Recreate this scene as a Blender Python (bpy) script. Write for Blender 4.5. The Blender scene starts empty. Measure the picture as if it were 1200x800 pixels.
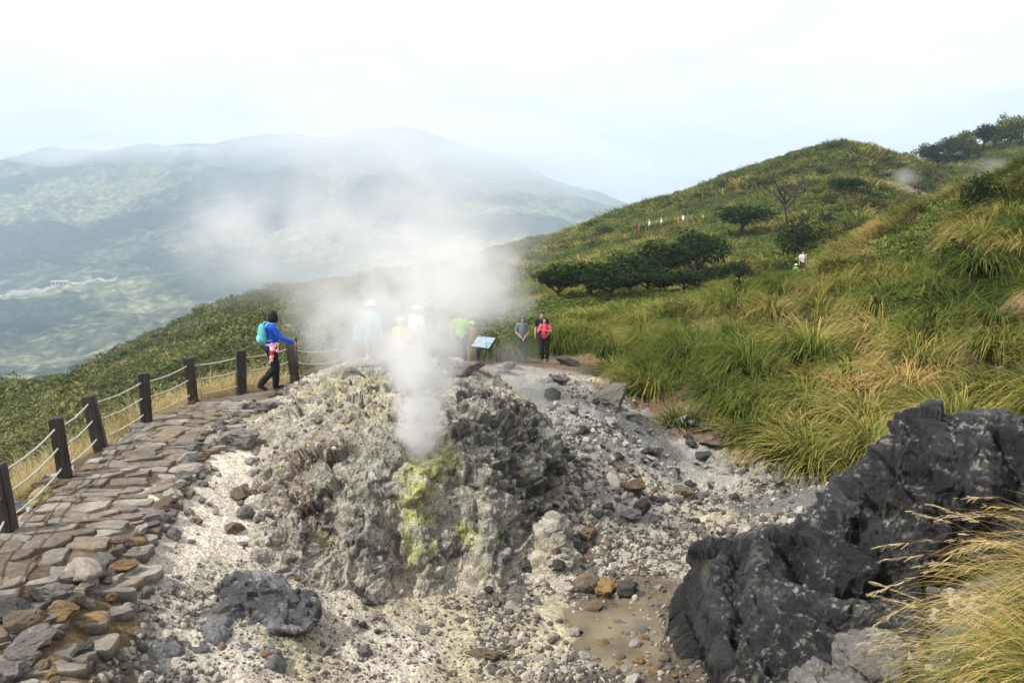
import bpy, bmesh, math, random
import numpy as np
from mathutils import Vector, Matrix, Euler

random.seed(11)
rng = np.random.default_rng(11)
SC = bpy.context.scene
COL = SC.collection

# ------------------------------------------------------------------ camera model
FPX = 1000.0
PITCH = math.atan(0.17)
CAMZ = 4.0
CP, SP = math.cos(PITCH), math.sin(PITCH)


def ray(px, py):
    a = (px - 600.0) / FPX
    b = (400.0 - py) / FPX
    return (a, CP + b * SP, -SP + b * CP)


def at(px, py, Y):
    d = ray(px, py)
    s = Y / d[1]
    return Vector((d[0] * s, Y, CAMZ + d[2] * s))


def onz(px, py, z):
    d = ray(px, py)
    s = (z - CAMZ) / d[2]
    return Vector((d[0] * s, d[1] * s, z))


def proj(P):
    P = np.asarray(P, float)
    x, y, z = P[..., 0], P[..., 1], P[..., 2] - CAMZ
    dep = y * CP - z * SP
    up = y * SP + z * CP
    return 600 + FPX * x / dep, 400 - FPX * up / dep, dep


cam_d = bpy.data.cameras.new('camera')
cam = bpy.data.objects.new('camera', cam_d)
COL.objects.link(cam)
cam.location = (0, 0, CAMZ)
cam.rotation_euler = (math.pi / 2 - PITCH, 0, 0)
cam_d.sensor_width = 36
cam_d.lens = 36 * FPX / 1200
cam_d.clip_start = 0.1
cam_d.clip_end = 30000
SC.camera = cam


# ------------------------------------------------------------------ noise (numpy)
_perm = np.random.default_rng(5).permutation(256)
_perm = np.concatenate([_perm, _perm, _perm])
_g = np.array([[1, 1, 0], [-1, 1, 0], [1, -1, 0], [-1, -1, 0], [1, 0, 1], [-1, 0, 1], [1, 0, -1], [-1, 0, -1],
               [0, 1, 1], [0, -1, 1], [0, 1, -1], [0, -1, -1], [1, 1, 0], [-1, 1, 0], [0, -1, 1], [0, -1, -1]], float)


def perlin(P):
    P = np.asarray(P, float)
    i = np.floor(P).astype(np.int64)
    f = P - i
    i &= 255
    w = f * f * f * (f * (f * 6 - 15) + 10)
    out = 0
    for dx in (0, 1):
        wx = w[:, 0] if dx else 1 - w[:, 0]
        for dy in (0, 1):
            wy = w[:, 1] if dy else 1 - w[:, 1]
            for dz in (0, 1):
                wz = w[:, 2] if dz else 1 - w[:, 2]
                h = _perm[_perm[_perm[(i[:, 0] + dx) & 255] + ((i[:, 1] + dy) & 255)] + ((i[:, 2] + dz) & 255)] & 15
                g = _g[h]
                out = out + wx * wy * wz * (g[:, 0] * (f[:, 0] - dx) + g[:, 1] * (f[:, 1] - dy) + g[:, 2] * (f[:, 2] - dz))
    return out


def fbm(P, octv=4, gain=0.5, ridged=False):
    P = np.asarray(P, float)
    a, s, out = 1.0, 1.0, 0
    for k in range(octv):
        n = perlin(P * s + 17.3 * k)
        if ridged:
            n = 1 - 2 * np.abs(n)
        out = out + a * n
        a *= gain
        s *= 2.03
    return out


def worley(P):
    P = np.asarray(P, float)
    i = np.floor(P).astype(np.int64)
    f1 = np.full(len(P), 9.0)
    f2 = np.full(len(P), 9.0)
    idv = np.zeros(len(P))
    for dx in (-1, 0, 1):
        for dy in (-1, 0, 1):
            for dz in (-1, 0, 1):
                c = i + np.array([dx, dy, dz])
                h = _perm[_perm[_perm[c[:, 0] & 255] + (c[:, 1] & 255)] + (c[:, 2] & 255)]
                jx = _perm[h] / 255.0
                jy = _perm[h + 57] / 255.0
                jz = _perm[h + 131] / 255.0
                d = np.sqrt((c[:, 0] + jx - P[:, 0]) ** 2 + (c[:, 1] + jy - P[:, 1]) ** 2 + (c[:, 2] + jz - P[:, 2]) ** 2)
                m = d < f1
                f2 = np.where(m, f1, np.minimum(f2, d))
                idv = np.where(m, h / 255.0, idv)
                f1 = np.where(m, d, f1)
    return f1, f2, idv


def facets(P, tilt=1.0):
    """height of broken facets: every Voronoi cell is a randomly tilted plane; also the distance to the next cell"""
    P = np.asarray(P, float)
    i = np.floor(P).astype(np.int64)
    f1 = np.full(len(P), 9.0)
    f2 = np.full(len(P), 9.0)
    idv = np.zeros(len(P))
    off = np.zeros((len(P), 3))
    tl = np.zeros((len(P), 3))
    for dx in (-1, 0, 1):
        for dy in (-1, 0, 1):
            for dz in (-1, 0, 1):
                c = i + np.array([dx, dy, dz])
                h = _perm[_perm[_perm[c[:, 0] & 255] + (c[:, 1] & 255)] + (c[:, 2] & 255)]
                o = P - (c + np.stack([_perm[h], _perm[h + 57], _perm[h + 131]], -1) / 255.0)
                d = np.sqrt((o * o).sum(-1))
                m = d < f1
                f2 = np.where(m, f1, np.minimum(f2, d))
                f1 = np.where(m, d, f1)
                idv = np.where(m, h / 255.0, idv)
                off = np.where(m[:, None], o, off)
                tl = np.where(m[:, None], np.stack([_perm[h + 19], _perm[h + 87], _perm[h + 201]], -1) / 127.5 - 1, tl)
    return (idv - .5) + tilt * (tl * off).sum(-1), f2 - f1, idv


def sstep(a, b, x):
    t = np.clip((x - a) / (b - a), 0, 1)
    return t * t * (3 - 2 * t)


def lin(c):
    c = np.asarray(c, float) / 255.0
    return np.where(c <= 0.04045, c / 12.92, ((c + 0.055) / 1.055) ** 2.4)


def alb(r, g, b, k=0.8):
    v = lin((r, g, b)) * k
    return (float(v[0]), float(v[1]), float(v[2]))


# ------------------------------------------------------------------ thin plate spline in (bearing, log distance) -> elevation
class TPS:
    def __init__(self, pts, reg=2e-3):
        self.c = np.array([(p[0] / p[1], math.log(p[1])) for p in pts])
        e = np.array([(p[2] - CAMZ) / p[1] for p in pts])
        n = len(pts)
        K = self.k(self.c, self.c) + reg * np.eye(n)
        A = np.zeros((n + 3, n + 3))
        A[:n, :n] = K
        A[:n, n] = 1
        A[:n, n + 1:] = self.c
        A[n:, :n] = A[:n, n:].T
        self.w = np.linalg.solve(A, np.concatenate([e, np.zeros(3)]))

    @staticmethod
    def k(a, b):
        r2 = ((a[:, None, :] - b[None, :, :]) * np.array([1.6, 1.0])) ** 2
        r2 = r2.sum(-1) + 1e-12
        return 0.5 * r2 * np.log(r2)

    def z(self, x, y):
        q = np.stack([x / y, np.log(y)], -1)
        out = np.empty(len(q))
        n = len(self.c)
        for s in range(0, len(q), 40000):
            b = q[s:s + 40000]
            out[s:s + 40000] = self.k(b, self.c) @ self.w[:n] + self.w[n] + b @ self.w[n + 1:]
        return CAMZ + out * y


# ------------------------------------------------------------------ mesh helpers
def link(name, me, parent=None, mats=()):
    o = bpy.data.objects.new(name, me)
    COL.objects.link(o)
    for m in mats:
        me.materials.append(m)
    if parent is not None:
        o.parent = parent
    return o


def set_col(me, arr, name='Col'):
    a = me.attributes.new(name, 'FLOAT_COLOR', 'POINT')
    arr = np.asarray(arr, np.float32)
    if arr.shape[1] == 3:
        arr = np.concatenate([arr, np.ones((len(arr), 1), np.float32)], 1)
    a.data.foreach_set('color', arr.ravel())


def quads_mesh(name, V, Q, smooth=True, mat_idx=None):
    me = bpy.data.meshes.new(name)
    V = np.asarray(V, np.float32)
    Q = np.asarray(Q, np.int32)
    k = Q.shape[1]
    me.vertices.add(len(V))
    me.vertices.foreach_set('co', V.ravel())
    me.loops.add(Q.size)
    me.loops.foreach_set('vertex_index', Q.ravel())
    me.polygons.add(len(Q))
    me.polygons.foreach_set('loop_start', np.arange(0, Q.size, k, dtype=np.int32))
    me.polygons.foreach_set('use_smooth', np.full(len(Q), smooth))
    if mat_idx is not None:
        me.polygons.foreach_set('material_index', np.asarray(mat_idx, np.int32))
    me.update(calc_edges=True)
    me.validate()
    return me


def grid_faces(nu, nv):
    i = np.arange(nu * nv).reshape(nv, nu)
    a, b, c, d = i[:-1, :-1], i[:-1, 1:], i[1:, 1:], i[1:, :-1]
    return np.stack([a.ravel(), b.ravel(), c.ravel(), d.ravel()], -1)


def grid_normals(V, nu, nv):
    G = V.reshape(nv, nu, 3)
    du = np.gradient(G, axis=1)
    dv = np.gradient(G, axis=0)
    n = np.cross(du, dv)
    n /= np.linalg.norm(n, axis=-1, keepdims=True) + 1e-12
    n = n.reshape(-1, 3)
    n[n[:, 2] < 0] *= -1
    return n


def tag(o, label=None, cat=None, group=None, kind=None):
    if label:
        o['label'] = label
    if cat:
        o['category'] = cat
    if group:
        o['group'] = group
    if kind:
        o['kind'] = kind
    return o


def empty(name, loc, rz=0.0):
    o = bpy.data.objects.new(name, None)
    COL.objects.link(o)
    o.location = loc
    o.rotation_euler = (0, 0, rz)
    o.empty_display_size = 0.2
    return o


def bm_obj(name, bm, mats, parent=None, smooth=False):
    me = bpy.data.meshes.new(name)
    bm.normal_update()
    bm.to_mesh(me)
    bm.free()
    if smooth:
        me.polygons.foreach_set('use_smooth', np.ones(len(me.polygons), bool))
    return link(name, me, parent, mats)


def tube_data(pts, radii, seg=8, cap=True):
    """rings along a polyline -> verts, quads(+tris as degenerate free fan)"""
    pts = [Vector(p) for p in pts]
    V, Fc = [], []
    ref = Vector((0.13, 0.27, 0.95)).normalized()
    for i, p in enumerate(pts):
        d = (pts[min(i + 1, len(pts) - 1)] - pts[max(i - 1, 0)])
        d = d.normalized() if d.length > 1e-9 else Vector((0, 0, 1))
        a = d.cross(ref)
        if a.length < 0.05:
            a = d.cross(Vector((1, 0, 0)))
        a.normalize()
        b = d.cross(a)
        for k in range(seg):
            t = 2 * math.pi * k / seg
            V.append(p + radii[i] * (math.cos(t) * a + math.sin(t) * b))
    for i in range(len(pts) - 1):
        for k in range(seg):
            k2 = (k + 1) % seg
            Fc.append((i * seg + k, i * seg + k2, (i + 1) * seg + k2, (i + 1) * seg + k))
    if cap:
        Fc.append(tuple(range(seg - 1, -1, -1)))
        Fc.append(tuple((len(pts) - 1) * seg + k for k in range(seg)))
    return V, Fc


class MB:
    def __init__(self):
        self.V, self.F = [], []

    def add(self, V, F):
        o = len(self.V)
        self.V += [tuple(v) for v in V]
        self.F += [tuple(i + o for i in f) for f in F]

    def tube(self, pts, r, seg=8):
        if not hasattr(r, '__len__'):
            r = [r] * len(pts)
        self.add(*tube_data(pts, r, seg))

    def box(self, c, s, rot=None):
        V = []
        for dx in (-1, 1):
            for dy in (-1, 1):
                for dz in (-1, 1):
                    v = Vector((dx * s[0] / 2, dy * s[1] / 2, dz * s[2] / 2))
                    if rot is not None:
                        v = rot @ v
                    V.append(Vector(c) + v)
        self.add(V, [(0, 1, 3, 2), (4, 6, 7, 5), (0, 4, 5, 1), (2, 3, 7, 6), (0, 2, 6, 4), (1, 5, 7, 3)])

    def mesh(self, name, smooth=True):
        me = bpy.data.meshes.new(name)
        me.from_pydata(self.V, [], self.F)
        me.update()
        if smooth:
            me.polygons.foreach_set('use_smooth', np.ones(len(me.polygons), bool))
        return me

    def build(self, name, mats, parent=None, smooth=True):
        return link(name, self.mesh(name, smooth), parent, mats)


# solid blobs: overlapping closed pieces fused into one skin by a voxel remesh
def caps(p0, p1, r0, r1=None, seg=12):
    r1 = r0 if r1 is None else r1
    p0, p1 = Vector(p0), Vector(p1)
    d = p1 - p0
    L = d.length
    d = d / L if L > 1e-6 else Vector((0, 0, 1))
    pts, rad = [], []
    for a in (-88, -60, -30, 0):
        pts.append(p0 + d * (r0 * math.sin(math.radians(a))))
        rad.append(r0 * math.cos(math.radians(a)))
    for a in (0.5, 30, 60, 88):
        pts.append(p1 + d * (r1 * math.sin(math.radians(a))))
        rad.append(r1 * math.cos(math.radians(a)))
    return tube_data(pts, rad, seg)


def ell(c, r, rot=None, seg=16, rings=10):
    c = Vector(c)
    V = [c + (rot @ Vector((0, 0, -r[2])) if rot is not None else Vector((0, 0, -r[2])))]
    for i in range(1, rings):
        t = -math.pi / 2 + math.pi * i / rings
        for k in range(seg):
            a = 2 * math.pi * k / seg
            v = Vector((r[0] * math.cos(t) * math.cos(a), r[1] * math.cos(t) * math.sin(a), r[2] * math.sin(t)))
            V.append(c + (rot @ v if rot is not None else v))
    V.append(c + (rot @ Vector((0, 0, r[2])) if rot is not None else Vector((0, 0, r[2]))))
    F = [(0, 1 + (k + 1) % seg, 1 + k) for k in range(seg)]
    for i in range(rings - 2):
        for k in range(seg):
            k2 = (k + 1) % seg
            F.append((1 + i * seg + k, 1 + i * seg + k2, 1 + (i + 1) * seg + k2, 1 + (i + 1) * seg + k))
    top = len(V) - 1
    b = 1 + (rings - 2) * seg
    F += [(b + k, b + (k + 1) % seg, top) for k in range(seg)]
    return V, F


def fuse(pieces, voxel, smooth_it=4, fac=0.5):
    mb = MB()
    for p in pieces:
        mb.add(*p)
    me = mb.mesh('tmp')
    o = bpy.data.objects.new('tmp', me)
    COL.objects.link(o)
    m = o.modifiers.new('r', 'REMESH')
    m.mode = 'VOXEL'
    m.voxel_size = voxel
    m.use_smooth_shade = True
    if smooth_it:
        s = o.modifiers.new('s', 'SMOOTH')
        s.factor = fac
        s.iterations = smooth_it
    dg = bpy.context.evaluated_depsgraph_get()
    dg.update()
    out = bpy.data.meshes.new_from_object(o.evaluated_get(dg))
    bpy.data.objects.remove(o)
    bpy.data.meshes.remove(me)
    out.polygons.foreach_set('use_smooth', np.ones(len(out.polygons), bool))
    return out


def verts(me):
    a = np.empty(len(me.vertices) * 3, np.float32)
    me.vertices.foreach_get('co', a)
    return a.reshape(-1, 3).astype(float)


def vnormals(me):
    a = np.empty(len(me.vertices) * 3, np.float32)
    me.vertex_normals.foreach_get('vector', a)
    return a.reshape(-1, 3).astype(float)


def set_verts(me, V):
    me.vertices.foreach_set('co', np.asarray(V, np.float32).ravel())
    me.update()


# ------------------------------------------------------------------ material helpers
class NT:
    def __init__(self, name, tree=None):
        if tree is None:
            self.m = bpy.data.materials.new(name)
            self.m.use_nodes = True
            self.t = self.m.node_tree
            self.t.nodes.clear()
            self.out = self.n('ShaderNodeOutputMaterial')
        else:
            self.t = tree

    def n(self, typ, **kw):
        nd = self.t.nodes.new(typ)
        for k, v in kw.items():
            if k.startswith('i_'):
                nd.inputs[k[2:].replace('_', ' ')].default_value = v
            else:
                setattr(nd, k, v)
        return nd

    def l(self, a, b):
        self.t.links.new(a, b)

    def put(self, sock, v):
        if isinstance(v, bpy.types.NodeSocket):
            self.l(v, sock)
        elif v is not None:
            if sock.type == 'RGBA' and hasattr(v, '__len__') and len(v) == 3:
                v = (*v, 1)
            sock.default_value = v

    def math(self, op, a, b=None, c=None, clamp=False):
        nd = self.n('ShaderNodeMath', operation=op, use_clamp=clamp)
        for s, v in zip(nd.inputs, (a, b, c)):
            self.put(s, v)
        return nd.outputs[0]

    def vmath(self, op, a, b=None, out=0):
        nd = self.n('ShaderNodeVectorMath', operation=op)
        self.put(nd.inputs[0], a)
        if b is not None:
            self.put(nd.inputs[1], b)
        return nd.outputs[out]

    def mix(self, fac, a, b, blend='MIX'):
        nd = self.n('ShaderNodeMix', data_type='RGBA', blend_type=blend)
        self.put(nd.inputs[0], fac)
        self.put(nd.inputs[6], a)
        self.put(nd.inputs[7], b)
        return nd.outputs[2]

    def ramp(self, fac, stops, interp='LINEAR'):
        nd = self.n('ShaderNodeValToRGB')
        cr = nd.color_ramp
        cr.interpolation = interp
        while len(cr.elements) < len(stops):
            cr.elements.new(0.5)
        for e, (p, c) in zip(cr.elements, stops):
            e.position = p
            e.color = (c, c, c, 1) if not hasattr(c, '__len__') else (*c, 1)[:4]
        self.put(nd.inputs[0], fac)
        return nd.outputs[0]

    def noise(self, vec, scale, detail=4, rough=0.6, out='Fac', dist=0.0):
        nd = self.n('ShaderNodeTexNoise')
        nd.inputs['Scale'].default_value = scale
        nd.inputs['Detail'].default_value = detail
        nd.inputs['Roughness'].default_value = rough
        nd.inputs['Distortion'].default_value = dist
        self.l(vec, nd.inputs['Vector'])
        return nd.outputs[out]

    def voro(self, vec, scale, feature='F1', out='Distance'):
        nd = self.n('ShaderNodeTexVoronoi', feature=feature)
        nd.inputs['Scale'].default_value = scale
        self.l(vec, nd.inputs['Vector'])
        return nd.outputs[out]

    def bump(self, h, strength, dist=0.02, normal=None):
        nd = self.n('ShaderNodeBump')
        nd.inputs['Strength'].default_value = strength
        nd.inputs['Distance'].default_value = dist
        self.l(h, nd.inputs['Height'])
        if normal is not None:
            self.l(normal, nd.inputs['Normal'])
        return nd.outputs[0]

    def principled(self, col, rough=0.8, normal=None, spec=0.3):
        p = self.n('ShaderNodeBsdfPrincipled')
        self.put(p.inputs['Base Color'], col)
        self.put(p.inputs['Roughness'], rough)
        p.inputs['Specular IOR Level'].default_value = spec
        if normal is not None:
            self.l(normal, p.inputs['Normal'])
        self.l(p.outputs[0], self.out.inputs['Surface'])
        return p

    def wpos(self):
        return self.n('ShaderNodeNewGeometry').outputs['Position']

    def opos(self):
        return self.n('ShaderNodeTexCoord').outputs['Object']

    def attr(self, name, typ='GEOMETRY'):
        return self.n('ShaderNodeAttribute', attribute_name=name, attribute_type=typ)


def M_plain(name, col, rough=0.75, bump=0.0, scale=60, var=0.12, spec=0.25):
    t = NT(name)
    p = t.opos()
    nz = t.noise(p, scale, 5, 0.65)
    c = t.mix(t.ramp(nz, [(0.3, 0.0), (0.7, 1.0)]), tuple(x * (1 - var * 2) for x in col), tuple(min(1, x * (1 + var)) for x in col))
    t.principled(c, rough, t.bump(nz, bump, 0.01) if bump else None, spec)
    return t.m


def M_terrain(name, fine=1.0, bump=0.6, gain=1.0):
    t = NT(name)
    p = t.wpos()
    a = t.attr('Col')
    n1 = t.noise(p, 3.1 * fine, 6, 0.7)
    n2 = t.noise(p, 17 * fine, 6, 0.75)
    v = t.voro(p, 28 * fine, out='Color')
    vd = t.voro(p, 28 * fine)
    sep = t.n('ShaderNodeSeparateColor')
    t.l(v, sep.inputs[0])
    k = t.math('MULTIPLY', t.ramp(n1, [(0.25, 0.62), (0.75, 1.25)]), t.ramp(n2, [(0.25, 0.55), (0.75, 1.3)]))
    k = t.math('MULTIPLY', k, t.math('MULTIPLY_ADD', sep.outputs[0], 0.55, 0.72))
    k = t.math('MULTIPLY', k, gain)
    cv = t.n('ShaderNodeCombineXYZ')
    for i in range(3):
        t.l(k, cv.inputs[i])
    c = t.vmath('MULTIPLY', a.outputs['Color'], cv.outputs[0])
    hn = t.math('ADD', t.math('MULTIPLY', n2, 1.2), t.math('MULTIPLY', vd, -0.6))
    b = t.bump(hn, bump, 0.05)
    rough = t.math('SUBTRACT', 0.95, t.math('MULTIPLY', t.math('SUBTRACT', 1.0, a.outputs['Alpha']), 0.7))
    t.principled(c, rough, b, 0.3)
    return t.m


def M_rock(name, specks=0.25):
    """tint comes from the object's own colour"""
    t = NT(name)
    oi = t.n('ShaderNodeObjectInfo')
    nd = t.n('ShaderNodeVectorMath', operation='SCALE')
    t.l(oi.outputs['Location'], nd.inputs[0])
    nd.inputs['Scale'].default_value = 3.7
    p = t.vmath('ADD', t.opos(), nd.outputs[0])
    n1 = t.noise(p, 2.2, 6, 0.7)
    n2 = t.noise(p, 14, 6, 0.75)
    n3 = t.noise(p, 5.5, 5, 0.65, dist=0.8)
    c = t.mix(t.ramp(n1, [(0.3, 0.0), (0.7, 1.0)]), t.mix(1.0, oi.outputs['Color'], (0.45, 0.43, 0.42), 'MULTIPLY'),
              t.mix(1.0, oi.outputs['Color'], (1.3, 1.27, 1.2), 'MULTIPLY'))
    c = t.mix(1.0, c, t.ramp(n2, [(0.25, 0.5), (0.7, 1.25)]), 'MULTIPLY')
    c = t.mix(t.ramp(n3, [(0.58, 0.0), (0.68, specks)]), c, (0.42, 0.41, 0.37))
    h = t.math('ADD', n2, t.math('MULTIPLY', n1, 2.0))
    t.principled(c, 0.85, t.bump(h, 0.7, 0.06), 0.3)
    return t.m
SKY_A = (6.8, 6.7, 6.8)
SKY_B = (8.6, 8.4, 8.3)
HAZE = 0.00031
EXPO = 0.55
CLOUDS = [(60, 300, 2050, 520, 330), (190, 285, 2250, 420, 300), (330, 265, 2400, 350, 220), (20, 410, 1080, 330, 150), (150, 400, 1150, 300, 130), (270, 345, 1500, 150, 90)]
STEAM_K = 12.5
# ------------------------------------------------------------------ near terrain: one sheet, 1 m to 300 m
gp = []
for px, py, z in [(-80, 790, 0), (20, 720, 0), (80, 640, 0), (130, 580, 0), (170, 530, 0), (215, 495, 0), (260, 472, 0),
                  (310, 460, 0), (350, 449, 0), (5, 630, -.02), (75, 562, -.02), (118, 525, -.02), (172, 495, -.02), (226, 472, -.02),
                  (283, 462, -.02), (410, 437, -.05), (200, 600, -.06), (150, 660, -.1), (80, 740, -.12), (10, 800, -.25),
                  (250, 600, -.28), (280, 540, -.15), (300, 500, -.08), (220, 690, -.5), (150, 770, -.55), (250, 790, -.85),
                  (320, 790, -1.0), (300, 700, -.75), (400, 790, -1.3), (500, 790, -1.5), (500, 700, -1.5), (600, 720, -1.62), (600, 790, -1.66),
                  (740, 790, -1.68), (740, 740, -1.68), (740, 690, -1.67), (740, 640, -1.5), (700, 600, -1.15), (680, 560, -.75), (672, 520, -.4), (655, 640, -1.5), (730, 560, -1.1), (770, 575, -1.4),
                  (720, 500, -.85), (690, 455, -.75), (668, 480, -.35), (740, 530, -1.1), (640, 462, -.4), (850, 580, -1.6), (800, 640, -1.6), (840, 790, -1.55), (900, 700, -1.3),
                  (650, 445, -.75)]:
    gp.append(tuple(onz(px, py, z)))
for px, py, Y in [(435, 433, 20), (487, 432, 22.5), (540, 429, 26), (576, 430, 26), (612, 419, 29.5), (637, 424, 31),
                  (1000, 620, 12), (930, 580, 14), (1100, 560, 13), (1200, 545, 12.5), (1000, 790, 8.2), (1150, 830, 6.5), (1300, 700, 7), (600, 900, 6.5),
                  (300, 900, 6.0), (900, 900, 6.0), (0, 900, 5.5),
                  # left spur and the hollow below the fence
                  (0, 520, 42), (150, 450, 48), (250, 430, 42), (300, 400, 58), (380, 370, 72), (430, 335, 130), (430, 328, 172),
                  (300, 353, 150), (205, 386, 122), (110, 442, 100), (0, 468, 76), (-150, 480, 60), (-300, 540, 45),
                  (430, 400, 260), (200, 470, 230), (0, 540, 200), (560, 360, 290),
                  (450, 410, 36), (500, 385, 55), (500, 345, 95), (560, 303, 185), (600, 385, 44), (640, 352, 62), (640, 291, 172), (592, 312, 150), (700, 268, 160),
                  # right slopes
                  (660, 416, 33), (720, 408, 33), (700, 372, 44), (760, 385, 36), (800, 332, 65), (775, 264, 140), (760, 260, 150), (830, 262, 138), (820, 232, 152),
                  (870, 211, 155), (920, 190, 160), (960, 178, 165), (1000, 173, 168), (1022, 184, 158), (1036, 198, 152), (1048, 212, 146), (1062, 226, 138), (900, 300, 75), (900, 250, 105), (1000, 220, 118),
                  (940, 320, 60), (930, 338, 54), (1000, 300, 47), (962, 297, 66), (1000, 262, 72), (1010, 285, 60), (1060, 262, 56), (1130, 243, 50),
                  (1200, 212, 46), (1300, 172, 45), (1400, 145, 45), (1100, 205, 190), (1130, 178, 225), (1200, 170, 220), (1300, 172, 220), (1085, 198, 215), (1062, 214, 215), (1050, 222, 225), (1030, 230, 235),
                  (1060, 290, 78), (1130, 285, 72), (1200, 270, 70), (1320, 240, 70), (1100, 262, 110), (1200, 245, 120), (1130, 290, 88), (1200, 275, 88),
                  (1000, 240, 290), (800, 290, 290), (1200, 230, 310), (1060, 250, 310),
                  (1200, 255, 34), (1200, 332, 25), (1200, 425, 18), (1200, 485, 15), (1320, 330, 22), (1320, 450, 14), (1100, 305, 36), (1100, 385, 24),
                  (1100, 455, 18.5), (1000, 355, 34), (1000, 435, 23), (1000, 500, 17.5), (960, 565, 15), (920, 545, 16.5), (860, 525, 18.5),
                  (800, 508, 20), (760, 482, 22), (700, 435, 28), (850, 435, 25), (800, 402, 31), (900, 382, 31), (880, 342, 45)]:
    gp.append(tuple(at(px, py, Y)))
for p in [(-8, 12, -1.0), (-10, 12, -3), (-7.6, 9, -.7), (-7.7, 15, -.9), (-9, 17, -2.2), (-7, 19, -1.2), (-10, 22, -4.5), (-5.5, 23, -1.8), (-16, 14, -6.5), (-14, 8, -4), (-25, 25, -11),
          (-9, 5, .2), (-5, 6.0, .1), (-3, 26, -1.9), (-1.5, 13, -1.35), (-1.2, 16, -1.0), (-.8, 18, -.7), (-2.5, 14.5, -.7), (-3, 17, -.3), (1, 15, -1.2),
          (0, 3, 1.2), (2.5, 3, 1.3), (-2.5, 3, 1.0), (0, 1, 2.1), (.9, 1, 2.1), (-.9, 1, 2.1), (4, 5, .9), (-4, 4, .8)]:
    gp.append(p)
GT = TPS(gp)

# roughness of the sheet per place
fence_px = [(10, 625), (77, 562), (119, 526), (172, 495), (227, 472), (283, 462), (346, 448)]
FENCE = [onz(a, b, 0.0) for a, b in fence_px]
_path = [onz(a, b, 0.0) for a, b in [(-70, 800), (20, 716), (92, 630), (150, 566), (190, 520), (232, 488), (275, 470), (318, 458), (372, 444), (436, 432)]]


def path_dist(x, y):
    P = np.stack([x, y], -1)
    best = np.full(len(P), 1e9)
    for a, b in zip(_path[:-1], _path[1:]):
        a2, b2 = np.array(a[:2]), np.array(b[:2])
        d = b2 - a2
        t = np.clip(((P - a2) @ d) / (d @ d), 0, 1)
        best = np.minimum(best, np.linalg.norm(P - (a2 + t[:, None] * d), axis=1))
    return best


def ground_detail(x, y):
    P = np.stack([x, y, 0 * x], -1)
    r = np.hypot(x, y)
    hill = sstep(18, 60, r) * 1.0
    pd = path_dist(x, y)
    near = (1 - hill) * sstep(0.9, 1.5, pd)
    h = near * (0.10 * fbm(P * 0.9, 3) + 0.05 * fbm(P * 3.5 + 9, 3, 0.55))
    pool = sstep(1.9, 0.8, np.hypot(x - POOL[0], (y - POOL[1]) * 0.75))
    h *= 1 - 0.85 * pool
    gm = sstep(-.2, .7, x) * sstep(12.0, 13.6, y) * (1 - sstep(23, 27, y)) * (1 - sstep(.42, .5, x / y)) * (1 - pool)
    k = np.nonzero(gm > .01)[0]
    if len(k):
        Q_ = P[k]
        w_ = .2 * np.stack([fbm(Q_ * 1.5, 3), fbm(Q_ * 1.5 + 30, 3), 0 * Q_[:, 0]], -1)
        fa, ea, _ = facets(Q_ * 1.0 + w_, 1.0)
        fb, eb, _ = facets(Q_ * 2.9 + w_ * 2, 1.0)
        h[k] += gm[k] * (.13 * fa + .055 * fb - .05 * (1 - sstep(0, .08, ea)))
    spur = np.where(y < 38, sstep(.12, .3, x / y), sstep(.38, .48, x / y)) * sstep(15, 20, y) * sstep(64, 54, y)
    h += spur * .75 * fbm(np.stack([x * .28, y * .16, 0 * x], -1) + 12, 3, .5, ridged=True) - spur * .35
    h += hill * (0.75 * fbm(P * 0.11, 4, 0.5) + 1.5 * fbm(P * 0.035 + 4, 2) * sstep(60, 140, r))
    return h


POOL = onz(765, 735, -1.68)


def ground_z(x, y):
    x = np.atleast_1d(np.asarray(x, float))
    y = np.atleast_1d(np.asarray(y, float))
    return GT.z(x, y) + ground_detail(x, y)


def gz(x, y):
    return float(ground_z([x], [y])[0])


def seeds_color(P, seeds, power=3.0, warp=0.8, wscale=0.5):
    """colour patches at places on the ground, with ragged noise borders"""
    x, y = P[:, 0], P[:, 1]
    Q = np.stack([x, y, 0 * x], -1)
    ww = warp * (0.4 + np.clip(y, 0, 60) / 30)
    wx = x + ww * fbm(Q * wscale, 4, 0.6)
    wy = y + ww * fbm(Q * wscale + 31, 4, 0.6)
    num = np.zeros((len(P), 4))
    den = np.zeros(len(P))
    for (sx, sy, w, c) in seeds:
        d2 = ((wx - sx) ** 2 + (wy - sy) ** 2) / max(sy, 5.0) ** 2 + 1e-6
        k = w / d2 ** power
        num += k[:, None] * np.array(c)
        den += k
    return num / den[:, None]


CREAM = (*alb(226, 216, 198, .8), 1)
SANDG = (*alb(206, 198, 182, .8), 1)
GRAVEL = (*alb(172, 170, 161, .8), 1)
GRAVELD = (*alb(120, 121, 116, .8), 1)
SOIL = (*alb(96, 78, 60, .8), 1)
RUST = (*alb(126, 108, 80, .75), 1)
PALEY = (*alb(196, 188, 158, .78), 1)
MUD = (*alb(112, 102, 82, .75), .35)
CLAY = (*alb(140, 114, 90, .78), 1)
TAN = (*alb(168, 142, 100, .8), 1)
GSOIL_SHADE = (*alb(62, 62, 34, .8), 1)  # soil under the grass, darkened so gaps between tufts look shaded
GHILL = (*alb(72, 82, 40, .8), 1)  # dark green hill base, stands in for plants and shade in the gaps
GLEFT = (*alb(70, 84, 46, .8), 1)  # spur base under the bamboo, its dark green also paints in shaded gaps
SCREE = (*alb(140, 120, 104, .8), 1)
gs = []
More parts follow.
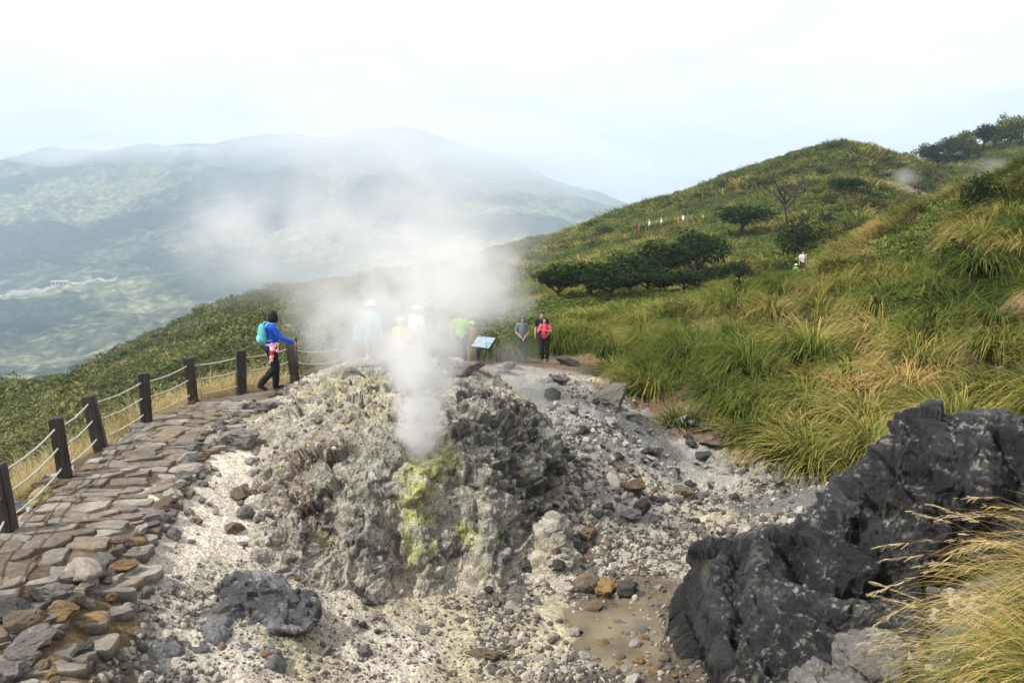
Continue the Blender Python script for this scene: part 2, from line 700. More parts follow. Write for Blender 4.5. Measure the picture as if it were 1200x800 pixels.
for px, py, z, w, c in [(20, 716, 0, 1, SOIL), (92, 630, 0, 1, SOIL), (150, 566, 0, 1, SOIL), (190, 520, 0, 1, SOIL), (232, 488, 0, 1, SOIL), (290, 467, 0, 1, SOIL), (400, 440, 0, .6, SOIL),
                        (40, 540, 0, .5, SOIL), (130, 500, 0, .4, SOIL), (50, 590, 0, .6, SCREE),
                        (230, 640, -.4, 1.2, CREAM), (260, 590, -.28, 1.5, CREAM), (290, 540, -.15, 1.5, CREAM), (300, 505, 0, 1, PALEY), (200, 680, -.5, .8, SANDG), (255, 500, 0, .3, PALEY),
                        (150, 650, -.1, .4, RUST), (90, 720, -.1, .6, RUST), (140, 760, -.5, .7, RUST), (210, 760, -.6, .5, GRAVELD), (20, 780, -.3, .6, RUST),
                        (280, 760, -.9, 1, SANDG), (350, 770, -1.2, 1, PALEY), (440, 770, -1.4, 1, SANDG), (520, 720, -1.5, 1.2, PALEY), (560, 780, -1.6, .8, PALEY), (600, 700, -1.6, 1, PALEY), (640, 745, -1.6, .8, PALEY),
                        (740, 790, -1.7, 1.2, MUD), (740, 740, -1.7, 1.2, MUD), (760, 700, -1.7, .7, MUD), (700, 770, -1.7, .7, MUD), (820, 760, -1.6, .6, MUD),
                        (700, 640, -1.6, 1, SANDG), (740, 610, -1.6, 1, GRAVEL), (700, 560, -1.6, 1, GRAVEL), (780, 600, -1.6, 1, PALEY), (850, 570, -1.6, 1, GRAVEL), (900, 600, -1.5, .9, GRAVELD), (820, 540, -1.6, 1, GRAVEL),
                        (720, 500, -1.6, 1, GRAVEL), (760, 520, -1.3, .8, GRAVELD), (740, 478, -.9, .9, GRAVELD), (725, 462, -.8, .5, GRAVELD), (690, 520, -.8, .5, GRAVELD), (670, 480, -1.5, 1, GRAVEL), (700, 450, -1.5, .7, PALEY), (640, 450, -1.6, 1.2, GRAVEL), (900, 680, -1.2, .8, GRAVELD),
                        (600, 430, -1.5, 1, CLAY), (560, 440, -1.2, .8, CLAY), (500, 432, -.6, .6, CLAY), (660, 425, -2.0, .7, CLAY), (1000, 790, -.9, 1, GRAVELD)]:
    p = onz(px, py, z)
    gs.append((p.x, p.y, w, c))
for px, py, Y, w, c in [(700, 412, 31, .8, CLAY), (740, 470, 23, 1, CLAY), (790, 492, 21, 1.2, CLAY), (830, 512, 19, .5, CLAY), (880, 535, 17.5, .4, TAN), (760, 430, 27, .4, GSOIL_SHADE),
                        (900, 480, 20, 1, GSOIL_SHADE), (1000, 480, 19, 1, GSOIL_SHADE), (960, 420, 26, 1, GSOIL_SHADE), (1100, 420, 21, 1, GSOIL_SHADE), (1170, 395, 20, .35, CLAY), (1030, 450, 21, .3, CLAY), (1200, 330, 25, 1, GSOIL_SHADE), (1000, 350, 36, 1, GHILL),
                        (1050, 280, 55, 1, GHILL), (900, 300, 75, 1.5, GHILL), (950, 230, 110, 2, GHILL), (800, 270, 130, 2, GHILL), (750, 340, 60, 1, GHILL), (680, 370, 45, 1, GHILL), (1000, 170, 160, 2, GHILL),
                        (1150, 180, 215, 2, GHILL), (1062, 205, 140, .25, SCREE), (1045, 190, 146, .12, SCREE), (942, 318, 60, .05, TAN), (932, 335, 54, .04, TAN), (915, 350, 46, .03, TAN), (1110, 560, 13.3, 1, GSOIL_SHADE),
                        (520, 360, 70, 1, GLEFT), (400, 370, 80, 2, GLEFT), (250, 400, 80, 2, GLEFT), (100, 460, 60, 2, GLEFT), (0, 480, 60, 2, GLEFT), (560, 320, 140, 2, GLEFT), (430, 330, 150, 2, GLEFT), (-200, 500, 50, 2, GLEFT), (640, 300, 150, 2, GHILL),
                        (1150, 830, 6.5, 1, GSOIL_SHADE), (1250, 700, 7, 1, GSOIL_SHADE)]:
    p = at(px, py, Y)
    gs.append((p.x, p.y, w, c))
for p in [(-9, 14), (-9, 10), (-8.2, 17), (-8, 20), (-5, 23), (-2, 28), (0, 34)]:
    gs.append((p[0], p[1], .6, GSOIL_SHADE))

NU, NV = 680, 620
u = np.linspace(-1.05, 1.05, NU)
v = np.linspace(math.log(0.9), math.log(320), NV)
U, VV = np.meshgrid(u, v)
Yg = np.exp(VV).ravel()
Xg = U.ravel() * Yg
Zg = ground_z(Xg, Yg)
Vg = np.stack([Xg, Yg, Zg], -1)
me = quads_mesh('ground', Vg, grid_faces(NU, NV))
gcol = seeds_color(Vg, gs)
Q = np.stack([Xg, Yg, 0 * Xg], -1)
gcol[:, :3] *= (1 + 0.22 * np.clip(fbm(Q * 0.7, 4), -1, 1))[:, None]
set_col(me, gcol)
mat_ground = M_terrain('ground_soil_and_gravel', 1.0, 0.7)
ground = link('ground', me, None, [mat_ground])
tag(ground, kind='structure')

# shallow muddy water lying in the low end of the gully
pv, nP = [], 90
pc = onz(765, 738, -1.655)
for r in (0, .5, 1.0):
    for k in range(nP):
        a = 2 * math.pi * k / nP
        rr = (1.15 + .28 * math.sin(2 * a + 1) + .2 * math.sin(5 * a) + .14 * math.sin(9 * a + 2) + .08 * math.sin(17 * a + 1) + .05 * math.sin(29 * a)) * r
        pv.append((pc.x + rr * math.cos(a) * .78, pc.y + rr * 1.35 * math.sin(a), -1.668))
pf = []
for i in range(2):
    for k in range(nP):
        k2 = (k + 1) % nP
        pf.append((i * nP + k, i * nP + k2, (i + 1) * nP + k2, (i + 1) * nP + k))
t = NT('muddy_water')
nz = t.noise(t.wpos(), 2.2, 5, .6)
nf = t.noise(t.wpos(), 30, 3, .6)
t.principled(t.mix(t.ramp(nz, [(.35, 0.), (.65, 1.)]), alb(98, 88, 68, .75), alb(134, 122, 96, .75)), .5, t.bump(nf, .25, .01), .35)
puddle = link('puddle', quads_mesh('puddle', pv, pf), None, [t.m])
tag(puddle, kind='structure')

# ------------------------------------------------------------------ the fumarole mound
mp = []
for px, py, z in [(290, 700, -.95), (330, 715, -1.15), (400, 735, -1.5), (470, 745, -1.65), (530, 700, -1.7), (600, 698, -1.8), (655, 660, -1.85), (680, 610, -1.85), (705, 570, -1.7),
                  (300, 620, -.5), (292, 560, -.35), (275, 510, -.2), (320, 470, -.1), (350, 448, -.12),
                  (345, 660, -.75), (335, 600, -.36), (345, 540, -.04), (335, 500, .02), (400, 690, -1.15), (400, 640, -.78), (405, 580, -.12), (405, 520, .3), (405, 470, .36), (405, 435, .3), (350, 470, .12),
                  (480, 690, -1.45), (480, 640, -.95), (488, 580, -.22), (488, 535, .1), (485, 500, .12), (485, 470, .24), (470, 435, .3), (440, 424, .25),
                  (560, 670, -1.5), (560, 640, -1.05), (565, 580, -.28), (570, 530, .1), (575, 490, .26), (560, 458, .2),
                  (630, 650, -1.55), (630, 610, -.98), (650, 575, -.5), (645, 530, -.2), (630, 490, .0), (605, 465, .12), (540, 428, .0), (660, 540, -.6)]:
    mp.append(tuple(onz(px, py, z)))
for p in [(-4.9, 19.6, -.3), (-3.6, 21.2, -.5), (-1.8, 22.0, -.8), (-.4, 21.5, -1.1), (.6, 19.5, -1.6), (1.2, 17, -2.0), (1.5, 15, -2.1), (1.4, 13, -2.1), (.2, 18.2, -.4), (-.9, 19.6, .0), (-5.2, 17.2, -.25), (-4.6, 10.5, -1.2), (-2, 9.6, -1.9), (.5, 10, -2.1), (2, 22, -2.4), (2.2, 12, -2.4)]:
    mp.append(p)
MT = TPS(mp, 1e-3)
MU, MV = 480, 520
u = np.linspace(-.345, .13, MU)
v = np.linspace(math.log(9.7), math.log(22.0), MV)
U, VV = np.meshgrid(u, v)
Ym = np.exp(VV).ravel()
Xm = U.ravel() * Ym


def mound_base(x, y):
    return MT.z(np.asarray(x, float), np.asarray(y, float))


def on_mound(x, y):
    return max(gz(x, y), float(mound_base([x], [y])[0]))


Zm = mound_base(Xm, Ym)
edge = np.minimum(np.minimum(U - u[0], u[-1] - U).ravel() / .03, np.minimum(VV - v[0], v[-1] - VV).ravel() / .08)
Zm = Zm - .9 * (1 - sstep(0, 1, edge))
Vm = np.stack([Xm, Ym, Zm], -1)
nrm = grid_normals(Vm, MU, MV)


def gauss(V, pts):
    out = np.zeros(len(V))
    for (c, r) in pts:
        d = V - np.array(c)
        out = np.maximum(out, np.exp(-(d ** 2).sum(-1) / (r * r)))
    return out


def mpt(px, py):
    """point where the pixel ray meets the mound's smooth shape"""
    d = np.array(ray(px, py))
    ys = np.linspace(9.6, 24, 900)
    P = d[None] * (ys / d[1])[:, None]
    P[:, 2] += CAMZ
    zz = np.maximum(mound_base(P[:, 0], P[:, 1]), GT.z(P[:, 0], P[:, 1]))
    k = np.argmax(P[:, 2] < zz)
    return P[k]


wv = Vm + .25 * np.stack([fbm(Vm * 1.6 + 3, 3), fbm(Vm * 1.6 + 40, 3), fbm(Vm * 1.6 + 80, 3)], -1)
m_dark = gauss(wv, [(mpt(600, 500), .75), (mpt(625, 545), .7), (mpt(560, 475), .6), (mpt(640, 600), .5), (mpt(590, 540), .6), (mpt(560, 510), .4)])
m_left = gauss(wv, [(mpt(350, 560), .5), (mpt(345, 610), .5), (mpt(385, 530), .4), (mpt(330, 540), .35), (mpt(375, 640), .4)])
m_sul = gauss(wv, [(mpt(497, 555), .27), (mpt(490, 585), .25), (mpt(482, 610), .2), (mpt(480, 635), .17), (mpt(502, 540), .26), (mpt(548, 632), .16), (mpt(503, 632), .13), (mpt(380, 640), .13), (mpt(333, 553), .12), (mpt(478, 660), .12)])
m_top = gauss(wv, [(mpt(400, 470), 1.2), (mpt(430, 445), 1.0), (mpt(350, 480), .6), (mpt(360, 460), .8), (mpt(440, 430), 1.2)])
m_low = gauss(wv, [(mpt(480, 715), .6), (mpt(560, 690), .5), (mpt(390, 700), .3), (mpt(640, 655), .4)])
m_grey = gauss(wv, [(mpt(440, 655), .3), (mpt(530, 645), .35), (mpt(590, 640), .35), (mpt(420, 620), .2)])
m_rust = gauss(wv, [(mpt(415, 495), .35), (mpt(365, 525), .25), (mpt(600, 470), .25)])
rgh = np.clip(.45 + 1.0 * m_dark + .55 * m_left + .45 * m_top + .2 * m_grey, 0, 1.25)
ridg = fbm(Vm * np.array([1.5, 1.5, 2.0]) + 7, 5, .55, ridged=True)
wrp = .16 * np.stack([fbm(Vm * 3, 3), fbm(Vm * 3 + 20, 3), fbm(Vm * 3 + 40, 3)], -1)
hA, eA, idv = facets(Vm * np.array([1.9, 1.9, 2.6]) + wrp, 1.1)
hB, eB, idg = facets(Vm * np.array([5.5, 5.5, 7.0]) + wrp * 1.5, 1.0)
hC, eC, idc = facets(Vm * np.array([14., 14., 17.]) + wrp * 3, .9)
h1, h2, idh = worley(Vm * 17.0)
crack = sstep(0.0, .06, eA)
crackg = sstep(0.0, .09, eB)
disp = rgh * (.06 * ridg + .17 * hA + .06 * hB + .018 * hC + .012 * (idh - .5) - .03 * (1 - crackg)) + (.025 + .02 * rgh) * fbm(Vm * 5, 6, .65) + .08 * fbm(Vm * 1.1 + 5, 3)
disp -= rgh * .06 * (1 - crack)
# dark hollows where slabs have broken away
for (px, py, r, dpt) in [(640, 590, .22, .3), (655, 580, .18, .25), (470, 685, .16, .22), (420, 705, .14, .15), (390, 600, .14, .12), (482, 612, .05, .12), (487, 530, .16, .25)]:
    disp -= dpt * gauss(wv, [(mpt(px, py), r)])
fade = sstep(0.1, 1.0, edge)
Vm2 = Vm + nrm * (disp * fade)[:, None]
me = quads_mesh('fumarole_mound', Vm2, grid_faces(MU, MV))
base = np.array(alb(160, 158, 142, .82))
colr = np.tile(base, (len(Vm), 1)) * (1 + .35 * np.clip(fbm(Vm * 2.3 + 11, 4, .6), -1, 1))[:, None]


def lay(colr, m, c, hard=(.25, .6)):
    k = sstep(hard[0], hard[1], m + .22 * fbm(Vm * 3.7 + 21, 4, .65))[:, None]
    return colr * (1 - k) + np.array(c) * k


colr = lay(colr, m_top, alb(206, 200, 174, .74), (.15, .5))
dkp = np.clip(fbm(Vm * 1.9 + 50, 4, .6), -1, 1)
colr = lay(colr, m_top * sstep(.02, .2, dkp), alb(112, 112, 106, .75))
colr = lay(colr, m_top * sstep(.05, .22, fbm(Vm * 1.2 + 70, 4, .6)), alb(190, 184, 136, .75), (.2, .5))
colr = lay(colr, m_dark, alb(94, 93, 88, .75), (.2, .55))
colr = lay(colr, m_dark * sstep(.0, .3, fbm(Vm * 2.6 + 90, 4, .6)), alb(140, 140, 124, .8), (.12, .4))
colr = lay(colr, m_left, alb(146, 132, 116, .8))
colr = lay(colr, m_left * sstep(.05, .25, fbm(Vm * 3 + 33, 4)), alb(92, 84, 70, .8), (.1, .35))
colr = lay(colr, m_rust, alb(156, 134, 92, .8), (.3, .8))
colr = lay(colr, m_low, alb(206, 196, 168, .74), (.25, .6))
colr = lay(colr, m_grey, alb(112, 112, 108, .8), (.3, .7))
colr = lay(colr, m_sul ** .45, alb(182, 184, 122, .8), (.15, .8))
colr = lay(colr, m_sul * (.75 + .8 * fbm(Vm * 6 + 15, 4, .65)), alb(188, 194, 80, .85), (.4, 1.2))
dzg = Zm - GT.z(Xm, Ym)
nz3 = grid_normals(Vm2, MU, MV)[:, 2]
dust = .38 * sstep(.55, .95, nz3 + .25 * fbm(Vm * 3 + 66, 4, .6)) * (1 - .5 * np.clip(m_dark, 0, 1))
colr = colr * (1 - dust[:, None]) + np.array(alb(200, 194, 178, .78)) * dust[:, None]
base_k = (1 - sstep(.02, .42, dzg + .16 * fbm(Vm * 2.4 + 5, 4, .6)))[:, None] * .9
colr = colr * (1 - base_k) + np.array(alb(204, 196, 178, .78)) * base_k
specks = sstep(.80, .9, idh) * sstep(.1, .4, rgh)
colr = colr * (1 - .55 * specks[:, None]) + .55 * specks[:, None] * np.array(alb(206, 204, 196, .75))
colr *= (.72 + .56 * idg)[:, None]
set_col(me, colr)
mat_mound = M_terrain('crusted_fumarole_rock', 1.6, .8)
mound = link('fumarole_mound', me, None, [mat_mound])
tag(mound, 'pale crusted rock mound with a yellow green sulphur streak below the steam vent', 'rock mound')

# ------------------------------------------------------------------ far mountains across the valley
mt = []
for px, py, Y in [(-250, 240, 3000), (-120, 215, 3000), (0, 197, 3000), (40, 186, 3000), (90, 181, 3050), (190, 180, 3100), (260, 169, 3150), (330, 167, 3150), (400, 164, 3200), (450, 160, 3300), (485, 160, 3350), (540, 176, 3300), (620, 206, 3250), (700, 238, 3200), (780, 262, 3150), (900, 290, 3100), (1100, 330, 3100),
                  (0, 280, 2200), (0, 240, 2450), (-250, 300, 2200), (100, 262, 2350), (200, 275, 2200), (300, 262, 2300), (100, 300, 2000), (200, 310, 1900), (300, 310, 1900), (0, 330, 1750), (65, 346, 1600), (120, 352, 1550), (0, 349, 1600), (200, 355, 1500), (300, 340, 1600),
                  (0, 400, 1150), (100, 400, 1150), (200, 390, 1200), (0, 450, 900), (100, 440, 920), (-200, 420, 1000), (-200, 360, 1500), (400, 250, 2400), (400, 300, 1900), (500, 260, 2300), (500, 300, 1900), (560, 230, 2600), (600, 260, 2300), (660, 285, 2000), (700, 262, 2500), (400, 400, 1100), (600, 400, 1100), (800, 330, 2000), (900, 400, 1100), (1100, 400, 1200)]:
    mt.append(tuple(at(px, py, Y)))
    if Y > 3000:
        q = at(px, py, Y)
        mt.append((q.x * 1.3, q.y * 1.3, q.z - 330))
FT = TPS(mt, 1e-3)
FU, FV = 460, 360
u = np.linspace(-1.0, .75, FU)
v = np.linspace(math.log(700), math.log(4100), FV)
U, VV = np.meshgrid(u, v)
Yf = np.exp(VV).ravel()
Xf = U.ravel() * Yf
Zf = FT.z(Xf, Yf)
Pf = np.stack([Xf, Yf, 0 * Xf], -1)
Zf = Zf + 26 * fbm(Pf / 420, 5, .55, ridged=True) - 13 + 5 * fbm(Pf / 60, 4, .6) + 2.5 * fbm(Pf / 16, 2)
Zf = np.maximum(Zf, -235 + 0 * Zf)
Vf = np.stack([Xf, Yf, Zf], -1)
me = quads_mesh('mountains', Vf, grid_faces(FU, FV))
k1 = sstep(-.15, .3, fbm(Pf / 330 + 5, 5, .6) + .25 * fbm(Pf / 50, 3))
forest = np.array(alb(58, 80, 62, .8))
bamboo = np.array(alb(146, 148, 108, .85))
cf = forest * (1 - k1[:, None]) + bamboo * k1[:, None]
hi = sstep(60, 190, Zf)[:, None]
cf = cf * (1 - .5 * hi) + np.array(alb(120, 124, 96, .8)) * .5 * hi
cf *= (1 + .6 * np.clip(fbm(Pf / 22, 4, .65), -1, 1))[:, None]
set_col(me, cf)
tf = NT('forested_slopes')
wp = tf.wpos()
nn = tf.noise(wp, .06, 6, .75)
vd = tf.voro(wp, .07)
tf.principled(tf.mix(1.0, tf.attr('Col').outputs['Color'], tf.mix(1.0, tf.ramp(nn, [(.25, .35), (.75, 1.7)]), tf.ramp(vd, [(.1, 1.25), (.8, .45)]), 'MULTIPLY'), 'MULTIPLY'), .95,
              tf.bump(tf.math('ADD', nn, tf.math('MULTIPLY', vd, -.5)), 1.0, 9.0), .05)
mountains = link('mountains', me, None, [tf.m])
tag(mountains, kind='structure')
vv = 6500
mef = quads_mesh('valley_floor', [(-vv, -300, -240), (vv, -300, -240), (vv, 5400, -240), (-vv, 5400, -240)], [(0, 1, 2, 3)], False)
tv = NT('valley_forest')
tv.principled(tv.mix(tv.noise(tv.wpos(), .01, 6, .7), alb(46, 66, 40), alb(90, 100, 60)), .95)
tag(link('valley_floor', mef, None, [tv.m]), kind='structure')


def far_z(x, y):
    P = np.array([[x, y, 0.0]])
    return float(FT.z(np.array([x]), np.array([y]))[0] + 26 * fbm(P / 420, 5, .55, ridged=True)[0] - 13 + 5 * fbm(P / 60, 4, .6)[0] + 2.5 * fbm(P / 16, 2)[0])
# ------------------------------------------------------------------ loose rocks
M_ROCK = M_rock('weathered_rock')


def rock_mesh(name, seed, cuts=9, sub=4, rough=.05, flat=1.0, rounded=.0):
    bm = bmesh.new()
    bmesh.ops.create_icosphere(bm, subdivisions=sub, radius=1.0)
    V = np.array([v.co[:] for v in bm.verts], float)
    r = np.random.default_rng(seed)
    for k in range(cuts):
        n = r.normal(size=3)
        n /= np.linalg.norm(n)
        d = r.uniform(.5 + .25 * rounded, .85)
        s = V @ n - d
        V -= np.where(s > 0, s * (.96 - .3 * rounded), 0)[:, None] * n
    V += (V / (np.linalg.norm(V, axis=1, keepdims=True) + 1e-6)) * (rough * 2.2 * fbm(V * 1.6 + seed * 3.1, 4, .6) + rough * fbm(V * 5 + seed, 3, .6))[:, None]
    V[:, 2] *= flat
    V /= np.abs(V).max()
    for v, c in zip(bm.verts, V):
        v.co = c
    me = bpy.data.meshes.new(name)
    bm.to_mesh(me)
    bm.free()
    me.polygons.foreach_set('use_smooth', np.ones(len(me.polygons), bool))
    if rounded < .5:
        me.set_sharp_from_angle(angle=math.radians(22))
    me.materials.append(M_ROCK)
    return me


ROCKS = [rock_mesh('rock', 100 + i, 11 + i % 6, 4, .045 if i > 6 else .065, .75 + .1 * (i % 3), .0 if i < 7 else .8) for i in range(10)]
ROUND = ROCKS[7:]
ANG = ROCKS[:7]
T_GREY = (.22, .21, .20)
T_DARK = (.07, .07, .07)
T_PALE = (.40, .38, .34)
T_BROWN = (.20, .15, .11)
T_OCHRE = (.29, .195, .09)
T_YEL = (.38, .35, .17)
CN = {(.12, .12, .09): 'x', T_GREY: 'grey', T_DARK: 'black', T_PALE: 'pale', T_BROWN: 'brown', T_OCHRE: 'ochre', T_YEL: 'yellowish'}


def place_rock(name, p, size, tint, meshes=ANG, flat=1.0, sink=.25, label=None, group=None, cat='rock', rz=None, elong=1.0, tilt=.35):
    o = bpy.data.objects.new(name, meshes[random.randrange(len(meshes))])
    COL.objects.link(o)
    h = size * .5
    o.scale = (h * elong, h * random.uniform(.72, .95), h * random.uniform(.6, .85) * flat)
    o.location = (p[0], p[1], p[2] + o.scale[2] * (1 - 2 * sink))
    o.rotation_euler = (random.uniform(-tilt, tilt), random.uniform(-tilt, tilt), random.uniform(0, 6.28) if rz is None else rz)
    j = [random.uniform(.82, 1.18) for _ in range(3)]
    m = sum(j) / 3
    o.color = tuple(min(1, c * (m * .75 + q * .25)) for c, q in zip(tint, j)) + (1,)
    tag(o, label, cat, group)
    return o


def gp_at(px, py, z0=-1.6):
    """where the pixel ray meets the ground sheet"""
    d = np.array(ray(px, py))
    ys = np.exp(np.linspace(math.log(4), math.log(60), 700))
    P = d[None] * (ys / d[1])[:, None]
    P[:, 2] += CAMZ
    zz = ground_z(P[:, 0], P[:, 1])
    k = int(np.argmax(P[:, 2] < zz))
    return Vector(P[k])


def surf_at(px, py):
    a = gp_at(px, py)
    m = mpt(px, py)
    k = u if False else None
    if -.34 < m[0] / m[1] < .125 and 9.9 < m[1] < 21.5 and m[1] < a.y:
        return Vector(m)
    return a


# single boulders that stand out
NAMED = [
    (803, 580, .42, T_BROWN, 'dark brown boulder with a yellow crusted top alone in the grey gully', 1.15, ANG, .85),
    (776, 590, .28, T_DARK, 'small dark stone beside the yellow topped boulder', 1, ROUND, .8),
    (742, 607, .4, T_GREY, 'grey half buried boulder near the middle of the gravel gully', 1.1, ANG, .8),
    (843, 518, .75, T_BROWN, 'long greenish brown slab at the foot of the grassy slope', 1.6, ANG, .6),
    (688, 690, .46, T_BROWN, 'rounded tan boulder, leftmost of the trio above the muddy pool', 1, ROUND, 1.0),
    (710, 694, .46, T_OCHRE, 'split orange brown boulder, middle of the trio above the muddy pool', 1, ANG, 1.0),
    (733, 697, .42, T_DARK, 'nearly black boulder, rightmost of the trio above the muddy pool', 1, ROUND, .9),
    (693, 714, .34, T_BROWN, 'low brown stone wedged under the trio of boulders', 1.3, ROUND, .7),
    (572, 770, .36, T_BROWN, 'brown streaked slab of rock on pale gravel at the bottom', 1.7, ANG, .6),
    (312, 770, .14, T_OCHRE, 'small orange brown round stone alone on pale sand', 1, ROUND, 1),
    (282, 590, .12, T_GREY, 'small grey stone alone on the cream sand beside the path', 1, ANG, 1),
    (426, 768, .3, T_GREY, 'jagged blue grey rock standing on the pale gravel', .8, ANG, 1.2),
    (745, 578, .55, T_BROWN, 'brown jagged rock right of the mound, highest of the gully cluster', 1.0, ANG, 1.1),
    (752, 600, .4, T_DARK, 'dark angular rock leaning below the brown gully cluster', 1, ANG, 1.0),
    (680, 650, .4, T_DARK, 'black angular rock under the right end of the mound', .8, ANG, 1.3),
    (690, 630, .36, T_BROWN, 'brown and black banded rock against the right end of the mound', 1, ANG, 1.2),
    (712, 600, .3, T_DARK, 'black broken rock between mound and gravel gully', 1, ANG, 1.1),
    (860, 768, .3, T_DARK, 'dark wet stone at the foot of the black outcrop', 1, ANG, .8),
    (748, 482, 1.7, (.12, .12, .09), 'CRAG', 1.0, ANG, .8),
    (716, 474, 1.1, (.15, .15, .13), 'grey broken crag left of the greenish crag at the gully head', 1.0, ANG, .7),
    (666, 428, 1.0, T_DARK, 'dark low boulder by the feet of the hiker in pink', 1.5, ANG, .6),
    (655, 446, .6, T_PALE, 'pale block below the dark low boulder near the hikers', 1, ANG, .7),
    (590, 436, .7, T_GREY, 'grey block under the slanted information board', 1.2, ANG, .7),
    (546, 438, .8, T_GREY, 'grey mottled block below the hiker in lime green', 1.1, ANG, .7),
]
for px, py, s, tnt, lb, el, ms, fl in NAMED:
    if lb == 'CRAG':
        continue
    place_rock('boulder' if s > .3 else 'stone', surf_at(px, py), s, tnt, ms, fl, .2, lb, None, 'boulder' if s > .3 else 'stone', elong=el, rz=random.uniform(-.4, .4))
for px, py, s, tnt, lb in [(325, 555, .36, T_PALE, 'pale grey block with a yellow stain at the left end of the mound'), (345, 508, .45, T_PALE, 'pale rounded block upper left on the mound'),
                           (373, 495, .5, T_GREY, 'upright grey slab upper left on the mound'), (322, 480, .6, T_GREY, 'dark grey boulder beside the path where it bends'), (392, 468, .7, T_GREY, 'long dark grey slab lying on the cream top of the mound'),
                           (440, 436, .8, T_GREY, 'grey crust block on the far top edge of the mound'), (412, 446, .6, T_GREY, 'grey jagged block on the pale mound top below the fence'), (625, 575, .5, T_DARK, 'dark glossy block in the hollow on the right of the mound'), (628, 588, .2, T_PALE, 'small white stone in the dark hollow of the mound'),
                           (500, 632, .16, T_PALE, 'white stone under the yellow green streak'), (330, 575, .25, T_GREY, 'grey stones heap at the left foot of the mound'), (280, 520, .75, T_GREY, 'low grey crusted boulder on the cream sand beside the path')]:
    place_rock('boulder', surf_at(px, py), s, tnt, ANG, .8, .3, lb, None, 'boulder')


def near_mound(p):
    return -.3 < p.x / p.y < .11 and 10.6 < p.y < 20.5


# stones edging the path on the sand side: one row of big ones, with smaller ones tumbling below
EDGE = [(30, 800), (60, 762), (95, 715), (128, 680), (160, 645), (192, 618), (214, 590), (226, 560), (232, 536), (246, 514), (268, 497), (300, 474)]
pe = [gp_at(*e) for e in EDGE]
n_edge = 0
for i in range(len(pe) - 1):
    a, b = pe[i], pe[i + 1]
    L = (b - a).length
    t_ = 0.0
    while t_ < L:
        s = random.uniform(.2, .4) * (1.0 if i < 8 else .8)
        p = a.lerp(b, t_ / L)
        for row in range(3):
            q = p + Vector((random.uniform(.1, .3) * row - .12, random.uniform(-.2, .08) * row, 0))
            ss = s * (1, .75, .55)[row] * random.uniform(.8, 1.1)
            q.z = gz(q.x, q.y)
            lowpart = i < 5
            tn = random.choice([T_GREY, T_PALE, T_GREY, T_BROWN, T_GREY, T_PALE, T_OCHRE] if lowpart else [T_GREY, T_PALE, T_GREY, T_BROWN])
            if row and random.random() < .4:
                continue
            place_rock('stone', q, ss, tn, ANG, 1.0, .25, '%s %s edging stone between the paved path and the cream sand' % (('big', 'middling', 'small')[row], CN[tn]), 'stones edging the path', 'stone')
            n_edge += 1
        t_ += s * .62
for px, py, s, tnt, lb in [(98, 676, .55, T_PALE, 'big pale grey boulder edging the path above the ochre stones'), (72, 728, .36, T_OCHRE, 'bright orange stained boulder at the lower path edge'), (40, 755, .46, T_GREY, 'grey boulder with pale top at the lower left corner'),
                           (14, 722, .45, T_DARK, 'black squarish stone on the near end of the path'), (32, 735, .42, T_BROWN, 'smooth pinkish brown stone beside the orange boulder'), (160, 640, .3, T_OCHRE, 'round ochre stone where the path edge meets the sand'), (148, 668, .36, T_OCHRE, 'flat ochre stone below the path edge on the sand'), (60, 702, .4, T_GREY, 'grey stone with dark flank above the black squarish one'),
                           (220, 556, .5, T_PALE, 'wide pale flat boulder at the path edge halfway along'), (60, 572, .5, T_BROWN, 'brown oblong stone at the foot of the second fence post'), (48, 588, .4, T_YEL, 'yellowish long stone between the first two fence posts'), (22, 600, .4, T_GREY, 'grey rough stone outside the fence near the first post'), (95, 770, .3, T_DARK, 'dark stone below the orange boulder'), (110, 735, .35, T_OCHRE, 'rusty brown stone lying below the big pale boulder')]:
    place_rock('boulder', gp_at(px, py), s, tnt, ROCKS, .85, .22, lb, None, 'boulder', elong=1.2)

# gully, pool and sand: scattered stones, the biggest as things, the rest as gravel
ZONES = [  # px0, py0, px1, py1, n, size range (m), tints, words, group
    (690, 705, 830, 798, 62, (.07, .2), [T_GREY, T_PALE, T_BROWN, T_OCHRE, T_GREY], ROUND, 'stone lying in the muddy pool', 'stones in the muddy pool'),
    (590, 735, 690, 798, 46, (.08, .2), [T_GREY, T_BROWN, T_PALE], ROUND, 'stone in the gravel heap left of the muddy pool', 'stones in the gravel heap'),
    (640, 640, 780, 700, 30, (.08, .2), [T_GREY, T_PALE, T_BROWN], ROCKS, 'stone on the pale scree between mound and pool', 'stones on the scree above the pool'),
    (690, 540, 930, 640, 64, (.12, .36), [T_GREY, T_GREY, T_DARK, T_PALE], ANG, 'rock on the grey gully floor below the slope', 'rocks on the gully floor'),
    (640, 445, 830, 545, 44, (.2, .5), [T_GREY, T_GREY, T_DARK, T_PALE], ANG, 'rock on the upper gully below the hikers', 'rocks in the upper gully'),
    (290, 735, 560, 798, 26, (.05, .14), [T_GREY, T_BROWN, T_PALE], ROCKS, 'stone on the pale sand at the bottom', 'stones on the pale sand'),
]
for x0, y0, x1, y1, n, (s0, s1), tn, ms, words, grp in ZONES:
    for k in range(n):
        p = gp_at(random.uniform(x0, x1), random.uniform(y0, y1))
        if near_mound(p) and mound_base([p.x], [p.y])[0] > p.z:
            continue
        s = s0 + (s1 - s0) * random.random() ** 2.2
        c = random.choice(tn)
        sz = 'small' if s < s0 + .3 * (s1 - s0) else 'large'
        place_rock('stone', p, s, c, ms, .85, .2, '%s %s %s' % (sz, CN[c], words), grp, 'stone')

